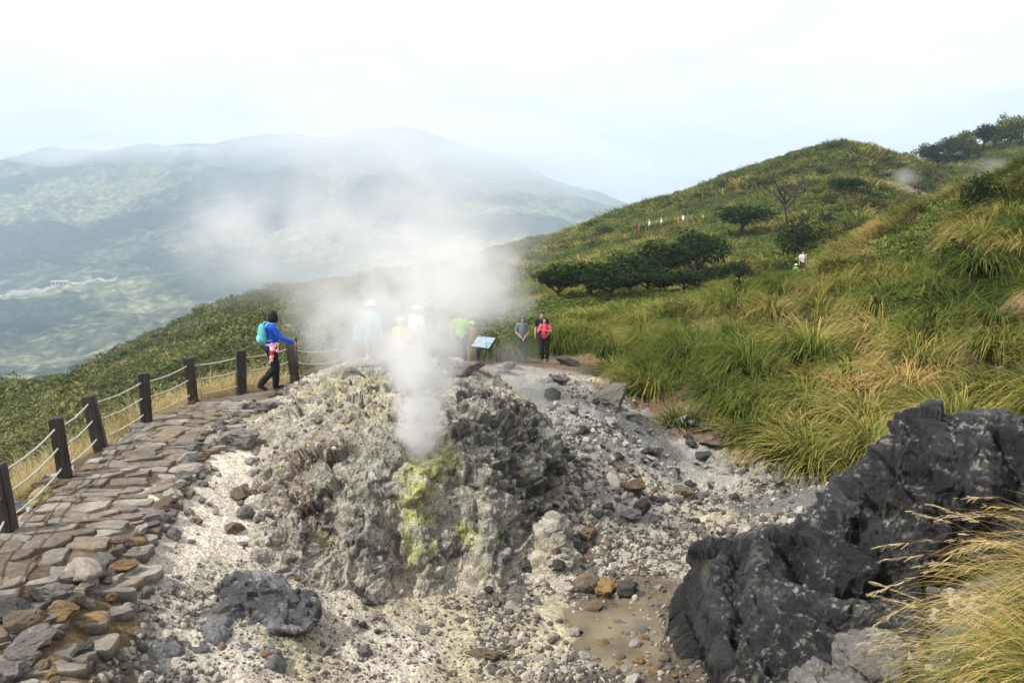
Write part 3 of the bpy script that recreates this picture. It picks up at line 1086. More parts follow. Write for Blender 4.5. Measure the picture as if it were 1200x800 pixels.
# blocks broken from the mound's crust
for k in range(46):
    px, py = random.uniform(320, 680), random.uniform(440, 680)
    p = surf_at(px, py)
    if not near_mound(p) or (430 < px < 540 and 520 < py < 650):
        continue
    side = px > 545
    c = random.choice([T_DARK, T_GREY, T_GREY] if side else [T_GREY, T_BROWN, T_PALE])
    place_rock('rock', p, random.uniform(.1, .26), c, ANG, .85, .4, '%s block of crust on the %s' % (CN[c], 'dark right shoulder of the mound' if side else 'left half of the mound'), 'crust blocks on the mound', 'rock')


# ------------------------------------------------------------------ points carrying many copies (only for what nobody could count)
def scatter_gn(name, pts, rot, scl, idx, sources, label, cat, extra=None):
    coll = bpy.data.collections.new(name + '_kinds')
    for i, m in enumerate(sources):
        o = bpy.data.objects.new('%s_%02d' % (name, i), m)
        coll.objects.link(o)
    me = bpy.data.meshes.new(name)
    me.vertices.add(len(pts))
    me.vertices.foreach_set('co', np.asarray(pts, np.float32).ravel())
    for nm, typ, key, arr in (('rot', 'FLOAT_VECTOR', 'vector', rot), ('scl', 'FLOAT_VECTOR', 'vector', scl), ('pick', 'INT', 'value', idx)):
        a = me.attributes.new(nm, typ, 'POINT')
        a.data.foreach_set(key, np.asarray(arr, np.int32 if typ == 'INT' else np.float32).ravel())
    if extra is not None:
        set_col(me, extra, 'tint')
    o = link(name, me)
    g = bpy.data.node_groups.new(name, 'GeometryNodeTree')
    g.interface.new_socket('Geometry', in_out='INPUT', socket_type='NodeSocketGeometry')
    g.interface.new_socket('Geometry', in_out='OUTPUT', socket_type='NodeSocketGeometry')
    N = g.nodes
    gi, go = N.new('NodeGroupInput'), N.new('NodeGroupOutput')
    ci = N.new('GeometryNodeCollectionInfo')
    ci.inputs['Collection'].default_value = coll
    ci.inputs['Separate Children'].default_value = True
    ci.inputs['Reset Children'].default_value = True
    ip = N.new('GeometryNodeInstanceOnPoints')
    ip.inputs['Pick Instance'].default_value = True

    def na(nm, typ):
        q = N.new('GeometryNodeInputNamedAttribute')
        q.data_type = typ
        q.inputs['Name'].default_value = nm
        return q.outputs['Attribute']
    L = g.links.new
    L(gi.outputs[0], ip.inputs['Points'])
    L(ci.outputs[0], ip.inputs['Instance'])
    L(na('pick', 'INT'), ip.inputs['Instance Index'])
    e2r = N.new('FunctionNodeEulerToRotation')
    L(na('rot', 'FLOAT_VECTOR'), e2r.inputs[0])
    L(e2r.outputs[0], ip.inputs['Rotation'])
    L(na('scl', 'FLOAT_VECTOR'), ip.inputs['Scale'])
    L(ip.outputs[0], go.inputs[0])
    md = o.modifiers.new('scatter', 'NODES')
    md.node_group = g
    tag(o, label, cat, None, 'stuff')
    return o


# gravel
t = NT('gravel_stone')
oi = t.n('ShaderNodeObjectInfo')
rc = t.ramp(oi.outputs['Random'], [(0.0, alb(120, 116, 108, .8)), (.3, alb(196, 190, 176, .75)), (.58, alb(104, 101, 95, .8)), (.72, alb(214, 208, 194, .75)), (.93, alb(146, 126, 104, .8))], 'CONSTANT')
nz = t.noise(t.opos(), 3, 5, .7)
t.principled(t.mix(1.0, rc, t.ramp(nz, [(.25, .55), (.75, 1.25)]), 'MULTIPLY'), .85, t.bump(nz, .6, .1), .3)
GRAV = []
for i in range(5):
    g_ = rock_mesh('gravel', 300 + i, 8, 2, .05, .7, .3 * (i % 3))
    g_.materials.clear()
    g_.materials.append(t.m)
    GRAV.append(g_)
gpix = []
for (x0, y0, x1, y1, n, s) in [(640, 440, 960, 660, 17000, .032), (560, 640, 860, 800, 9000, .026), (200, 660, 660, 800, 7000, .015), (190, 490, 330, 720, 1000, .011), (0, 500, 90, 640, 900, .035), (0, 690, 260, 800, 2500, .03), (860, 560, 1150, 800, 3500, .035)]:
    P = np.stack([rng.uniform(x0, x1, n), rng.uniform(y0, y1, n)], -1)
    gpix.append((P, s))
gpts, gscl = [], []
for P, s in gpix:
    z0 = np.full(len(P), -1.5)
    d = np.array([ray(a, b) for a, b in P])
    ys = np.full(len(P), 12.0)
    for it in range(11):
        X = d[:, 0] / d[:, 1] * ys
        zz = GT.z(X, ys)
        yn = (zz - CAMZ) / (d[:, 2] / d[:, 1])
        ys = np.clip(.5 * ys + .5 * yn, 5, 40)
    X = d[:, 0] / d[:, 1] * ys
    zz = ground_z(X, ys)
    ok = (np.abs((zz - CAMZ) / (d[:, 2] / d[:, 1]) - ys) < .3) & (path_dist(X, ys) > .95)
    cl = fbm(np.stack([X, ys, 0 * X], -1) * .9 + 3, 3)
    pool = np.hypot((X - POOL.x) / .95, (ys - POOL.y) / 1.5) < 1
    ok &= (rng.uniform(-.5, .5, len(X)) < cl + .1) & ~(pool & (rng.uniform(size=len(X)) < .85))
    sz = s * np.exp(rng.normal(0, .45, len(X)))
    gpts.append(np.stack([X, ys, zz + sz * .15], -1)[ok])
    gscl.append(sz[ok])
# chips strewn over the mound
n = 9000
um, vm = rng.integers(20, MU - 20, n), rng.integers(20, MV - 20, n)
sel = vm * MU + um
mk = (rgh[sel] > rng.uniform(.3, 1.3, n)) & (Vm2[sel][:, 2] > -1.5)
gpts.append(Vm2[sel][mk])
gscl.append(.022 * np.exp(rng.normal(0, .5, mk.sum())))
gpts = np.concatenate(gpts)
gscl = np.concatenate(gscl)
n = len(gpts)
S3 = gscl[:, None] * rng.uniform(.7, 1.2, (n, 3))
scatter_gn('gravel', gpts, rng.uniform(0, 6.28, (n, 3)), S3, rng.integers(0, 5, n), GRAV, 'loose pale and grey gravel strewn over the gully, sand and mound', 'gravel')

# ------------------------------------------------------------------ paving stones
M_PAVE = M_rock('paving_rock', .12)
pl = [Vector((p.x, p.y, 0)) for p in _path]
cum = [0]
for a, b in zip(pl[:-1], pl[1:]):
    cum.append(cum[-1] + (b - a).length)


def path_at(s):
    s = min(max(s, 0), cum[-1] - 1e-4)
    for i in range(len(pl) - 1):
        if s <= cum[i + 1]:
            t_ = (s - cum[i]) / (cum[i + 1] - cum[i])
            return pl[i].lerp(pl[i + 1], t_), i
    return pl[-1], len(pl) - 2


def path_frame(s):
    p, i = path_at(s)
    d = (path_at(s + .4)[0] - path_at(s - .4)[0]).normalized()
    return p, d, Vector((d.y, -d.x, 0))


def chaikin(P, it=2):
    for _ in range(it):
        Q_ = []
        for a, b in zip(P, P[1:] + P[:1]):
            Q_ += [a.lerp(b, .25), a.lerp(b, .75)]
        P = Q_
    return P


rows, s_ = [], 0.0
half = .88
while s_ < cum[-1] - .2:
    rows.append(s_)
    s_ += random.uniform(.2, .36)
rows.append(s_)
npave = 0
PT = [(.235, .21, .18), (.235, .20, .16), (.22, .21, .19), (.22, .18, .14), (.29, .27, .24)]
PN = ['taupe', 'tan', 'grey', 'rusty brown', 'pale']
for r in range(len(rows) - 1):
    cuts, x = [-half + random.uniform(-.12, .08)], -half
    while True:
        x = cuts[-1] + random.uniform(.26, .58)
        if x > half - .2:
            break
        cuts.append(x)
    cuts.append(half + random.uniform(-.1, .2))
    for c in range(len(cuts) - 1):
        jit = lambda q: q + random.uniform(-.06, .06)
        s0, s1, a0, a1 = rows[r], rows[r + 1], cuts[c], cuts[c + 1]
        sm, am = (s0 + s1) / 2, (a0 + a1) / 2
        g = .016
        raw = [(s0 + g, a0 + g), (s0 + g, am), (s0 + g, a1 - g), (sm, a1 - g), (s1 - g, a1 - g), (s1 - g, am), (s1 - g, a0 + g), (sm, a0 + g)]
        poly = []
        skew = random.uniform(-.3, .3)
        for (ss, aa) in raw:
            wq = perlin(np.array([[aa * 1.5, ss * 1.1, 3.3], [ss * 1.9, aa * 1.6, 8.1]]))
            ss, aa = jit(ss) + skew * (aa - am) + .26 * wq[0], jit(aa) + .16 * wq[1]
            p, d, nrm_ = path_frame(ss)
            q = p + nrm_ * aa
            poly.append(Vector((q.x, q.y, 0)))
        poly = chaikin(poly, 2)
        cen = sum(poly, Vector()) / len(poly)
        z0 = gz(cen.x, cen.y)
        hgt = random.uniform(.018, .042)
        tl = (random.uniform(-.06, .06), random.uniform(-.06, .06))
        V, Fc, n = [], [], len(poly)
        for (k_, zz) in ((1.0, -.08), (1.0, hgt * .75), (.985, hgt * .95), (.95, hgt), (.6, hgt), (.3, hgt)):
            for q in poly:
                o_ = (q - cen) * k_
                nzv = float(perlin(np.array([[(cen.x + o_.x) * 4.5, (cen.y + o_.y) * 4.5, npave * .37]]))[0]) * .012 if zz > 0 else 0
                V.append((o_.x, o_.y, zz + nzv + o_.x * tl[0] + o_.y * tl[1]))
        V.append((0, 0, hgt * 1.05))
        for i in range(5):
            for k in range(n):
                k2 = (k + 1) % n
                Fc.append((i * n + k, i * n + k2, (i + 1) * n + k2, (i + 1) * n + k))
        Fc += [(5 * n + k, 5 * n + (k + 1) % n, 6 * n) for k in range(n)]
        Fc.append(tuple(range(n - 1, -1, -1)))
        me = bpy.data.meshes.new('paving_stone')
        me.from_pydata(V, [], Fc)
        me.polygons.foreach_set('use_smooth', np.ones(len(me.polygons), bool))
        o = link('paving_stone', me, None, [M_PAVE])
        o.location = (cen.x, cen.y, z0)
        w_ = random.randrange(5)
        f_ = random.uniform(.75, 1.25)
        o.color = tuple(q * f_ for q in PT[w_]) + (1,)
        sizew = 'wide' if a1 - a0 > .45 else 'narrow'
        where = 'near the corner' if cen.y < 11 else ('beside the fence' if cen.y < 14 else 'by the blue walker')
        side_ = 'fence side' if am < -.3 else ('sand side' if am > .3 else 'middle')
        tag(o, '%s %s paving stone on the %s of the path %s' % (sizew, PN[w_], side_, where), 'paving stone', 'flat stones paving the path')
        npave += 1

# ------------------------------------------------------------------ black outcrop on the right
def broken(V, Nn, amp, seed, sc=1.0):
    rid = fbm(V * .9 * sc + seed, 5, .5, ridged=True)
    wr = .2 * np.stack([fbm(V * 2.5, 3), fbm(V * 2.5 + 20, 3), fbm(V * 2.5 + 40, 3)], -1)
    D = np.stack([V[:, 0] * .85 - V[:, 2] * .5, V[:, 1], V[:, 2] * .85 + V[:, 0] * .5], -1)   # bedding dips to the left
    hA, eA, _ = facets(D * np.array([.8, 1.0, 2.0]) * sc + wr + seed, 1.1)
    hB, eB, _ = facets(D * np.array([2.6, 3., 5.5]) * sc + wr * 1.6 + seed, 1.0)
    hC, eC, _ = facets(D * np.array([8., 9., 13.]) * sc + wr * 4 + seed, .9)
    strat = np.abs(perlin(np.stack([D[:, 0] * .6, D[:, 1] * .6, D[:, 2] * 4.2], -1) + seed))
    d = amp * (.5 * rid + 1.0 * hA + .42 * hB + .13 * hC - .25 * (1 - sstep(0, .05, eA)) - .12 * (1 - sstep(0, .07, eB)) + .8 * (strat - .2)) + amp * .12 * fbm(V * 9, 4, .6)
    return V + Nn * d[:, None]


def paint_rock(V, up_, seed, blk, gry, warm, crust=.8):
    k = sstep(-.1, .4, fbm(V * 1.1 + 9 + seed, 5, .65))[:, None] * .5
    c = np.array(blk) * (1 - k) + np.array(gry) * k
    du = crust * sstep(.35, .95, up_ + .5 * fbm(V * 2.2 + 3, 4, .6)) * sstep(.05, .4, fbm(V * 4.5 + 60, 4, .65)) * sstep(.0, .25, fbm(V * 24 + 30, 2))  # paler where the rock faces up, broken into streaks by noise
    c = c * (1 - du[:, None]) + np.array(alb(176, 172, 160, .8)) * du[:, None]
    if warm:
        wz = .6 * sstep(.22, .5, fbm(V * .8 + 77, 3)) * sstep(.3, .9, up_)
        c = c * (1 - wz[:, None]) + np.array(alb(140, 118, 98, .8)) * wz[:, None]
    lc = .4 * sstep(.44, .56, fbm(V * 2.2 + 140, 5, .7)) * sstep(-.2, .2, fbm(V * 20 + 3, 2))
    c = c * (1 - lc[:, None]) + np.array(alb(132, 132, 112, .8)) * lc[:, None]
    return c


BLK, GRY = alb(25, 25, 27, .8), alb(62, 64, 68, .85)


def outcrop(name, parts, voxel, amp, label, cat='rock outcrop', seed=0, warm=True, blk=BLK, gry=GRY, sc=1.0):
    pcs = []
    for (px, py, Y, rx, ry, rz_, ax, ay, az) in parts:
        V, F_ = ell((0, 0, 0), (1, 1, 1), None, 36, 24)
        V = np.array([q[:] for q in V])
        rr = np.random.default_rng(int(px * 3 + py + seed))
        for k in range(11):
            nn_ = rr.normal(size=3)
            nn_ /= np.linalg.norm(nn_)
            e_ = V @ nn_ - rr.uniform(.45, .85)
            V -= np.where(e_ > 0, e_ * .97, 0)[:, None] * nn_
        Rm = Euler((ax, ay, az)).to_matrix()
        cc_ = at(px, py, Y)
        pcs.append(([cc_ + Rm @ Vector((q[0] * rx * 1.18, q[1] * ry * 1.18, q[2] * rz_ * 1.18)) for q in V], F_))
    me = fuse(pcs, voxel, 2)
    V = verts(me)
    set_verts(me, broken(V, vnormals(me), amp, seed, sc))
    me.set_sharp_from_angle(angle=math.radians(38))
    set_col(me, paint_rock(V, vnormals(me)[:, 2], seed, blk, gry, warm))
    me.materials.clear()
    o = link(name, me, None, [M_BLACK])
    tag(o, label, cat)
    return o


t = NT('black_lava_rock')
p_ = t.wpos()
n1 = t.noise(p_, 4, 7, .7)
n2 = t.noise(p_, 26, 6, .75)
cc = t.mix(1.0, t.attr('Col').outputs['Color'], t.ramp(n1, [(.25, .4), (.75, 1.5)]), 'MULTIPLY')
cc = t.mix(1.0, cc, t.ramp(n2, [(.25, .45), (.75, 1.4)]), 'MULTIPLY')
n3 = t.noise(p_, 42, 3, .6)
n4 = t.noise(p_, 1.7, 4, .7)
cc = t.mix(t.math('MULTIPLY', t.ramp(n3, [(.66, 0.), (.72, .6)]), t.ramp(n4, [(.52, 0.), (.66, 1.)])), cc, (.5, .49, .46))
t.principled(cc, t.ramp(n1, [(.3, .24), (.7, .52)]), t.bump(t.math('ADD', n2, t.math('MULTIPLY', n1, 1.5)), .8, .05), .45)
M_BLACK = t.m
# the big outcrop: its crest climbs from the pool to the right edge and drops away behind
op = []
for px, py, Y in [(792, 672, 9.7), (815, 650, 9.9), (860, 640, 10.0), (905, 632, 10.1), (955, 600, 10.25), (1000, 560, 10.4), (1040, 516, 10.5), (1075, 497, 10.6), (1130, 488, 10.6), (1175, 496, 10.5), (1220, 512, 10.4), (1300, 520, 10.3), (1400, 520, 10.2)]:
    q = at(px, py, Y)
    op.append(tuple(q))
    op.append((q.x + .3, q.y + .55, q.z - .28))
    op.append((q.x + .5, q.y + 1.3, min(q.z - 1.1, -.6)))
for px, py, Y in [(792, 730, 9.25), (815, 700, 9.4), (820, 770, 8.75), (855, 690, 9.35), (850, 740, 8.85), (845, 800, 8.3), (905, 662, 9.75), (900, 700, 9.15), (905, 750, 8.6), (920, 800, 8.05), (960, 640, 9.85), (975, 672, 9.5), (980, 705, 8.95), (990, 760, 8.35),
                  (1010, 600, 10.1), (1030, 560, 10.2), (1030, 640, 9.75), (1050, 672, 9.6), (1060, 700, 9.05), (1060, 750, 8.5), (1075, 540, 10.15), (1090, 580, 9.75), (1100, 615, 9.6), (1110, 645, 9.55), (1120, 680, 9.2), (1130, 530, 10.1), (1150, 570, 9.75), (1160, 620, 9.6), (1180, 660, 9.3), (1200, 560, 9.8), (1200, 620, 9.5), (1250, 600, 9.5), (1300, 620, 9.2), (1200, 720, 8.6), (1300, 720, 8.4), (1100, 800, 7.9), (1000, 810, 7.9), (1200, 800, 7.6)]:
    op.append(tuple(at(px, py, Y)))
for px, py, z in [(770, 665, -1.6), (800, 622, -2.0), (845, 860, -1.2), (760, 620, -2.2), (740, 720, -1.3), (740, 800, -1.5)]:
    op.append(tuple(onz(px, py, z)))
OT = TPS(op, 6e-4)
OU, OV = 520, 460
u = np.linspace(.13, .82, OU)
v = np.linspace(math.log(6.6), math.log(12.6), OV)
U, VV = np.meshgrid(u, v)
Yo = np.exp(VV).ravel()
Xo = U.ravel() * Yo
eo = np.minimum(np.minimum(U - u[0], u[-1] - U).ravel() / .03, np.minimum(VV - v[0], v[-1] - VV).ravel() / .06)
Zo = OT.z(Xo, Yo) - 1.0 * (1 - sstep(0, 1, eo))
xb = 2.36 + .10 * fbm(np.stack([Yo * 1.6, 0 * Yo, 0 * Yo], -1), 3) + .25 * sstep(9.2, 9.9, Yo) * 0
Zo = Zo - 2.6 * sstep(0, .3, xb - Xo)
Vo = np.stack([Xo, Yo, Zo], -1)
No = grid_normals(Vo, OU, OV)


def opt(px, py):
    d = np.array(ray(px, py))
    ys = np.linspace(7, 12, 500)
    P = d[None] * (ys / d[1])[:, None]
    P[:, 2] += CAMZ
    return P[int(np.argmax(P[:, 2] < OT.z(P[:, 0], P[:, 1])))]


wo = Vo + .12 * np.stack([fbm(Vo * 2.5 + 3, 3), fbm(Vo * 2.5 + 40, 3), fbm(Vo * 2.5 + 80, 3)], -1)
carve = 0 * Xo
for line, r_, dp_ in [([(925, 652), (955, 672), (985, 692), (1020, 700), (1060, 690), (1100, 676), (1140, 672), (1180, 690)], .17, .42), ([(1080, 560), (1110, 600), (1135, 630), (1165, 640)], .2, .34), ([(868, 650), (862, 690), (858, 730), (850, 775)], .11, .26), ([(1005, 575), (1020, 610), (1010, 640)], .12, .22), ([(940, 710), (980, 730), (1000, 770)], .11, .2), ([(1180, 520), (1200, 560), (1190, 600)], .12, .24), ([(1060, 505), (1085, 540)], .1, .15)]:
    pts_ = []
    for (a0, a1), (b0, b1) in zip(line[:-1], line[1:]):
        for q in range(4):
            pts_.append((opt(a0 + (b0 - a0) * q / 4, a1 + (b1 - a1) * q / 4), r_))
    carve = np.maximum(carve, dp_ * gauss(wo, pts_))
for (px, py, r_, dp_) in [(930, 745, .3, .16), (1130, 575, .3, .14), (1075, 640, .28, .16), (840, 700, .2, .1), (1020, 745, .25, .1)]:
    carve -= dp_ * gauss(wo, [(opt(px, py), r_)])
Vo2 = broken(Vo - No * carve[:, None], No, .12, 3.3)
No2 = grid_normals(Vo2, OU, OV)
me = quads_mesh('black_outcrop', Vo2, grid_faces(OU, OV))
set_col(me, paint_rock(Vo, No2[:, 2], 3.3, BLK, GRY, False))
tag(link('black_outcrop', me, None, [M_BLACK]), 'big black rock outcrop with white specked ledges between the gully and the long grass', 'rock outcrop')
outcrop('pale_boulder', [(1010, 780, 7.5, .42, .35, .22, 0, -.3, .2), (975, 805, 7.3, .4, .35, .2, 0, 0, 0)], .018, .05, 'light grey weathered boulder at the foot of the black outcrop by the long grass', 'boulder', 30, False, alb(120, 118, 112, .8), alb(186, 180, 166, .8), 1.8)
outcrop('dark_crust_ledge', [(285, 702, 9.6, .6, .5, .13, 0, .15, 0), (240, 728, 9.1, .6, .5, .15, 0, -.2, .3), (190, 758, 8.6, .5, .45, .15, 0, -.2, 0), (150, 796, 8.1, .45, .4, .15, 0, .2, 0), (330, 724, 9.4, .55, .5, .1, 0, 0, 0), (250, 785, 8.4, 1.0, .5, .12, 0, 0, 0), (215, 700, 9.4, .3, .3, .14, 0, .2, 0)],
        .018, .075, 'dark blue grey cracked crust ledge below the path at the lower left', 'rock ledge', 55, False, alb(80, 80, 82, .8), alb(158, 158, 160, .8), 1.8)
# rubble lying round the foot of the mound
for k in range(150):
    a = random.uniform(0, 1)
    px, py = np.interp(a, [0, .15, .35, .6, .8, .92, 1], [300, 300, 360, 480, 620, 680, 690]), np.interp(a, [0, .15, .35, .6, .8, .92, 1], [510, 620, 700, 730, 690, 620, 540])
    px, py = px + random.gauss(0, 16), py + random.gauss(0, 13)
    if 455 < px < 560 and random.random() < .6:
        continue
    p = surf_at(px, py)
    c = random.choice([T_GREY, T_GREY, T_PALE, T_BROWN] if px < 420 else [T_GREY, T_PALE, T_DARK, T_GREY])
    s = random.uniform(.09, .3) * (1.2 if px > 600 or px < 340 else .8)
    place_rock('rubble_block', p, s, c, ANG, .85, .35, '%s %s rubble block at the %s foot of the mound' % ('small' if s < .17 else 'large', CN[c], 'left' if px < 400 else ('right' if px > 600 else 'front')), 'rubble at the foot of the mound', 'rock')
# ------------------------------------------------------------------ grasses and bushes
def blades(n, r0, L, width, droop, up=(.9, 1.35), segs=4, seed=0, dry=(.1, .6), lean=(0, 0), plume=0.0):
    r = np.random.default_rng(seed)
    th = r.uniform(0, 2 * np.pi, n)
    rad = r0 * np.sqrt(r.uniform(0, 1, n))
    base = np.stack([rad * np.cos(th), rad * np.sin(th), np.full(n, -.05)], -1)
    az = th + r.normal(0, .7, n)
    el0 = np.clip(r.uniform(up[0], up[1], n) - .35 * rad / max(r0, 1e-3), .3, 1.5)
    ln = r.uniform(L[0], L[1], n)
    dr = r.uniform(droop[0], droop[1], n)
    d0 = r.uniform(dry[0], dry[1], n)
    V, D = [], []
    p = base.copy()
    el = el0.copy()
    for s in range(segs + 1):
        t = s / segs
        wd = width * (1 - .75 * t ** 1.5) * r.uniform(.7, 1.3, n)
        if plume > 0:
            isp = r.uniform(size=n) < 0
        side = np.stack([-np.sin(az), np.cos(az), np.zeros(n)], -1)
        V.append(p - side * wd[:, None] / 2)
        V.append(p + side * wd[:, None] / 2)
        D.append(np.clip(d0 + .45 * (t - .45), 0, 1))
        D.append(D[-1])
        dirv = np.stack([np.cos(el) * np.cos(az) + lean[0] * t, np.cos(el) * np.sin(az) + lean[1] * t, np.sin(el)], -1)
        p = p + dirv * (ln / segs)[:, None]
        el = el - dr / segs * (.5 + t)
    V = np.stack(V, 1).reshape(-1, 3)
    D = np.stack(D, 1).reshape(-1)
    k = 2 * (segs + 1)
    b = (np.arange(n) * k)[:, None, None]
    q = np.array([[2 * s, 2 * s + 1, 2 * s + 3, 2 * s + 2] for s in range(segs)])[None]
    return V, (b + q).reshape(-1, 4), D


def leafy(n, radii, leaf, seed=0, lobes=9, shell=.55, flat=.6):
    r = np.random.default_rng(seed)
    lc = r.normal(size=(lobes, 3))
    lc /= np.linalg.norm(lc, axis=1, keepdims=True)
    lc *= r.uniform(.35, .72, (lobes, 1))
    lc[:, 2] = np.abs(lc[:, 2]) * .9
    lr = r.uniform(.24, .46, lobes)
    w = lr ** 2
    k = r.choice(lobes, n, p=w / w.sum())
    d = r.normal(size=(n, 3))
    d /= np.linalg.norm(d, axis=1, keepdims=True)
    c = lc[k] + d * (lr[k] * (shell + (1 - shell) * r.uniform(0, 1, n) ** .5))[:, None]
    c = c * np.array(radii)
    nr = d + .8 * r.normal(size=(n, 3)) + np.array([0, 0, flat])
    nr /= np.linalg.norm(nr, axis=1, keepdims=True)
    a = np.cross(nr, r.normal(size=(n, 3)))
    a /= np.linalg.norm(a, axis=1, keepdims=True)
    b = np.cross(nr, a)
    s = leaf * r.uniform(.6, 1.3, n)[:, None]
    V = np.stack([c - a * s, c - b * s * .42, c + a * s, c + b * s * .42], 1).reshape(-1, 3)
    Q = np.arange(4 * n).reshape(-1, 4)
    D = np.repeat(r.uniform(0, 1, n) * .6 + .4 * r.uniform(0, 1, lobes)[k], 4)
    return V, Q, D


def M_grass(name, stops, patch=.10, psc=.12, trans=.3):
    t = NT(name)
    d = t.attr('dry').outputs['Fac']
    pn = t.noise(t.wpos(), psc, 4, .6)
    oi = t.n('ShaderNodeObjectInfo')
    f = t.math('ADD', d, t.math('MULTIPLY', t.math('SUBTRACT', pn, .5), patch * 10))
    f = t.math('ADD', f, t.math('MULTIPLY', t.math('SUBTRACT', oi.outputs['Random'], .5), .35))
    c = t.ramp(f, stops)
    df = t.n('ShaderNodeBsdfDiffuse')
    tr = t.n('ShaderNodeBsdfTranslucent')
    t.l(c, df.inputs[0])
    t.l(c, tr.inputs[0])
    mx = t.n('ShaderNodeMixShader')
    mx.inputs[0].default_value = trans
    t.l(df.outputs[0], mx.inputs[1])
    t.l(tr.outputs[0], mx.inputs[2])
    t.l(mx.outputs[0], t.out.inputs['Surface'])
    return t.m


G0, G1, G2, G3 = alb(40, 54, 24, .9), alb(100, 114, 50, .9), alb(154, 144, 78, .9), alb(206, 174, 114, .9)
M_GRASS = M_grass('silvergrass_blades', [(0.0, G0), (.46, G1), (.80, G2), (1.0, G3)], .14, .17, .22)
M_DRY = M_grass('dry_grass_blades', [(0.0, alb(96, 104, 48, .9)), (.35, alb(160, 144, 92, .9)), (.9, alb(216, 196, 150, .85))], .06, .5)
M_BAMBOO = M_grass('dwarf_bamboo_leaves', [(0.0, alb(52, 62, 38, .9)), (.5, alb(98, 108, 66, .9)), (1.0, alb(152, 146, 96, .9))], .13, .07, .25)
M_SHRUB = M_grass('hillside_shrub_leaves', [(0.0, alb(44, 58, 28, .9)), (.5, alb(98, 114, 54, .9)), (1.0, alb(150, 152, 80, .9))], .05, .1, .25)
M_DARKLEAF = M_grass('dark_tree_leaves', [(0.0, alb(22, 32, 18, .9)), (.6, alb(44, 60, 30, .9)), (1.0, alb(76, 92, 46, .9))], .02, .2, .2)
M_TRUNK = M_plain('tree_bark', (.06, .05, .042), .9, .5, 12)


def leaf_mesh(name, data, mat):
    V, Q_, D = data
    me = quads_mesh(name, V, Q_, False)
    a = me.attributes.new('dry', 'FLOAT', 'POINT')
    a.data.foreach_set('value', np.asarray(D, np.float32))
    me.materials.append(mat)
    return me


TUS_GREEN = [leaf_mesh('silvergrass_tussock', blades(420, .26, (1.0, 1.65), .019, (2.3, 3.3), up=(1.0, 1.52), segs=5, seed=20 + i, dry=(.05, .42)), M_GRASS) for i in range(4)]
TUS_GOLD = [leaf_mesh('silvergrass_tussock', blades(380, .26, (1.0, 1.7), .018, (2.0, 3.1), up=(1.0, 1.52), segs=5, seed=40 + i, dry=(.3, .8)), M_GRASS) for i in range(4)]
TUS_MID = [leaf_mesh('grass_mid', blades(120, .5, (.9, 1.5), .042, (1.5, 2.7), segs=3, seed=60 + i, dry=((.05, .5) if i < 3 else (.3, .85))), M_GRASS) for i in range(5)]
TUS_FAR = [leaf_mesh('grass_far', blades(70, .6, (.8, 1.5), .10, (1.4, 2.6), segs=3, seed=70 + i, dry=((.1, .5) if i < 3 else (.3, .8))), M_GRASS) for i in range(5)]
BUSHES = [leaf_mesh('bush', leafy(620, (1, 1, .6), .085, 80 + i, 14, .6), M_SHRUB) for i in range(4)]
BAMB = [leaf_mesh('bamboo', leafy(640, (1, 1, .55), .075, 90 + i, 16, .6), M_BAMBOO) for i in range(4)]
DRYT = [leaf_mesh('dry_tuft', blades(70, .22, (.45, 1.05), .009, (.7, 1.9), up=(1.0, 1.5), seed=110 + i, dry=(.2, 1.0)), M_DRY) for i in range(4)]

EX = [600, 640, 690, 720, 745, 790, 830, 870, 935, 965, 1000, 1060, 1200, 1500]
EY = [404, 412, 420, 440, 478, 492, 508, 532, 560, 574, 566, 545, 536, 500]
BARE = [(onz_, r_) for onz_, r_ in [((at(1170, 395, 20.5)), 1.0), ((at(1040, 450, 20.5)), .9), ((at(790, 480, 21.5)), .9), ((at(775, 465, 22.5)), .7), ((at(700, 412, 31)), 1.2), ((at(1020, 478, 18.5)), .6)]]
TRAIL = [at(938, 322, 60), at(930, 338, 54), at(916, 352, 47), at(895, 372, 38), at(800, 402, 33.5), at(700, 416, 31.5), at(637, 424, 31)]


def trail_dist(x, y, P=TRAIL):
    Pt = np.stack([x, y], -1)
    best = np.full(len(Pt), 1e9)
    for a, b in zip(P[:-1], P[1:]):
        a2, b2 = np.array(a[:2]), np.array(b[:2])
        d = b2 - a2
        t_ = np.clip(((Pt - a2) @ d) / (d @ d), 0, 1)
        best = np.minimum(best, np.linalg.norm(Pt - (a2 + t_[:, None] * d), axis=1))
    return best


def on_slope(x, y, z, margin=0):
    px, py, dep = proj(np.stack([x, y, z], -1))
    ok = (py < np.interp(px, EX, EY) - margin) & (px > 606 + 45 * fbm(np.stack([x, y, 0 * x], -1) * .05 + 7, 3) * (y > 40)) & (y > 13)
    for c, r_ in BARE:
        ok &= np.hypot(x - c.x, y - c.y) > r_
    return ok & (trail_dist(x, y) > np.where(y > 40, 1.7, .9))


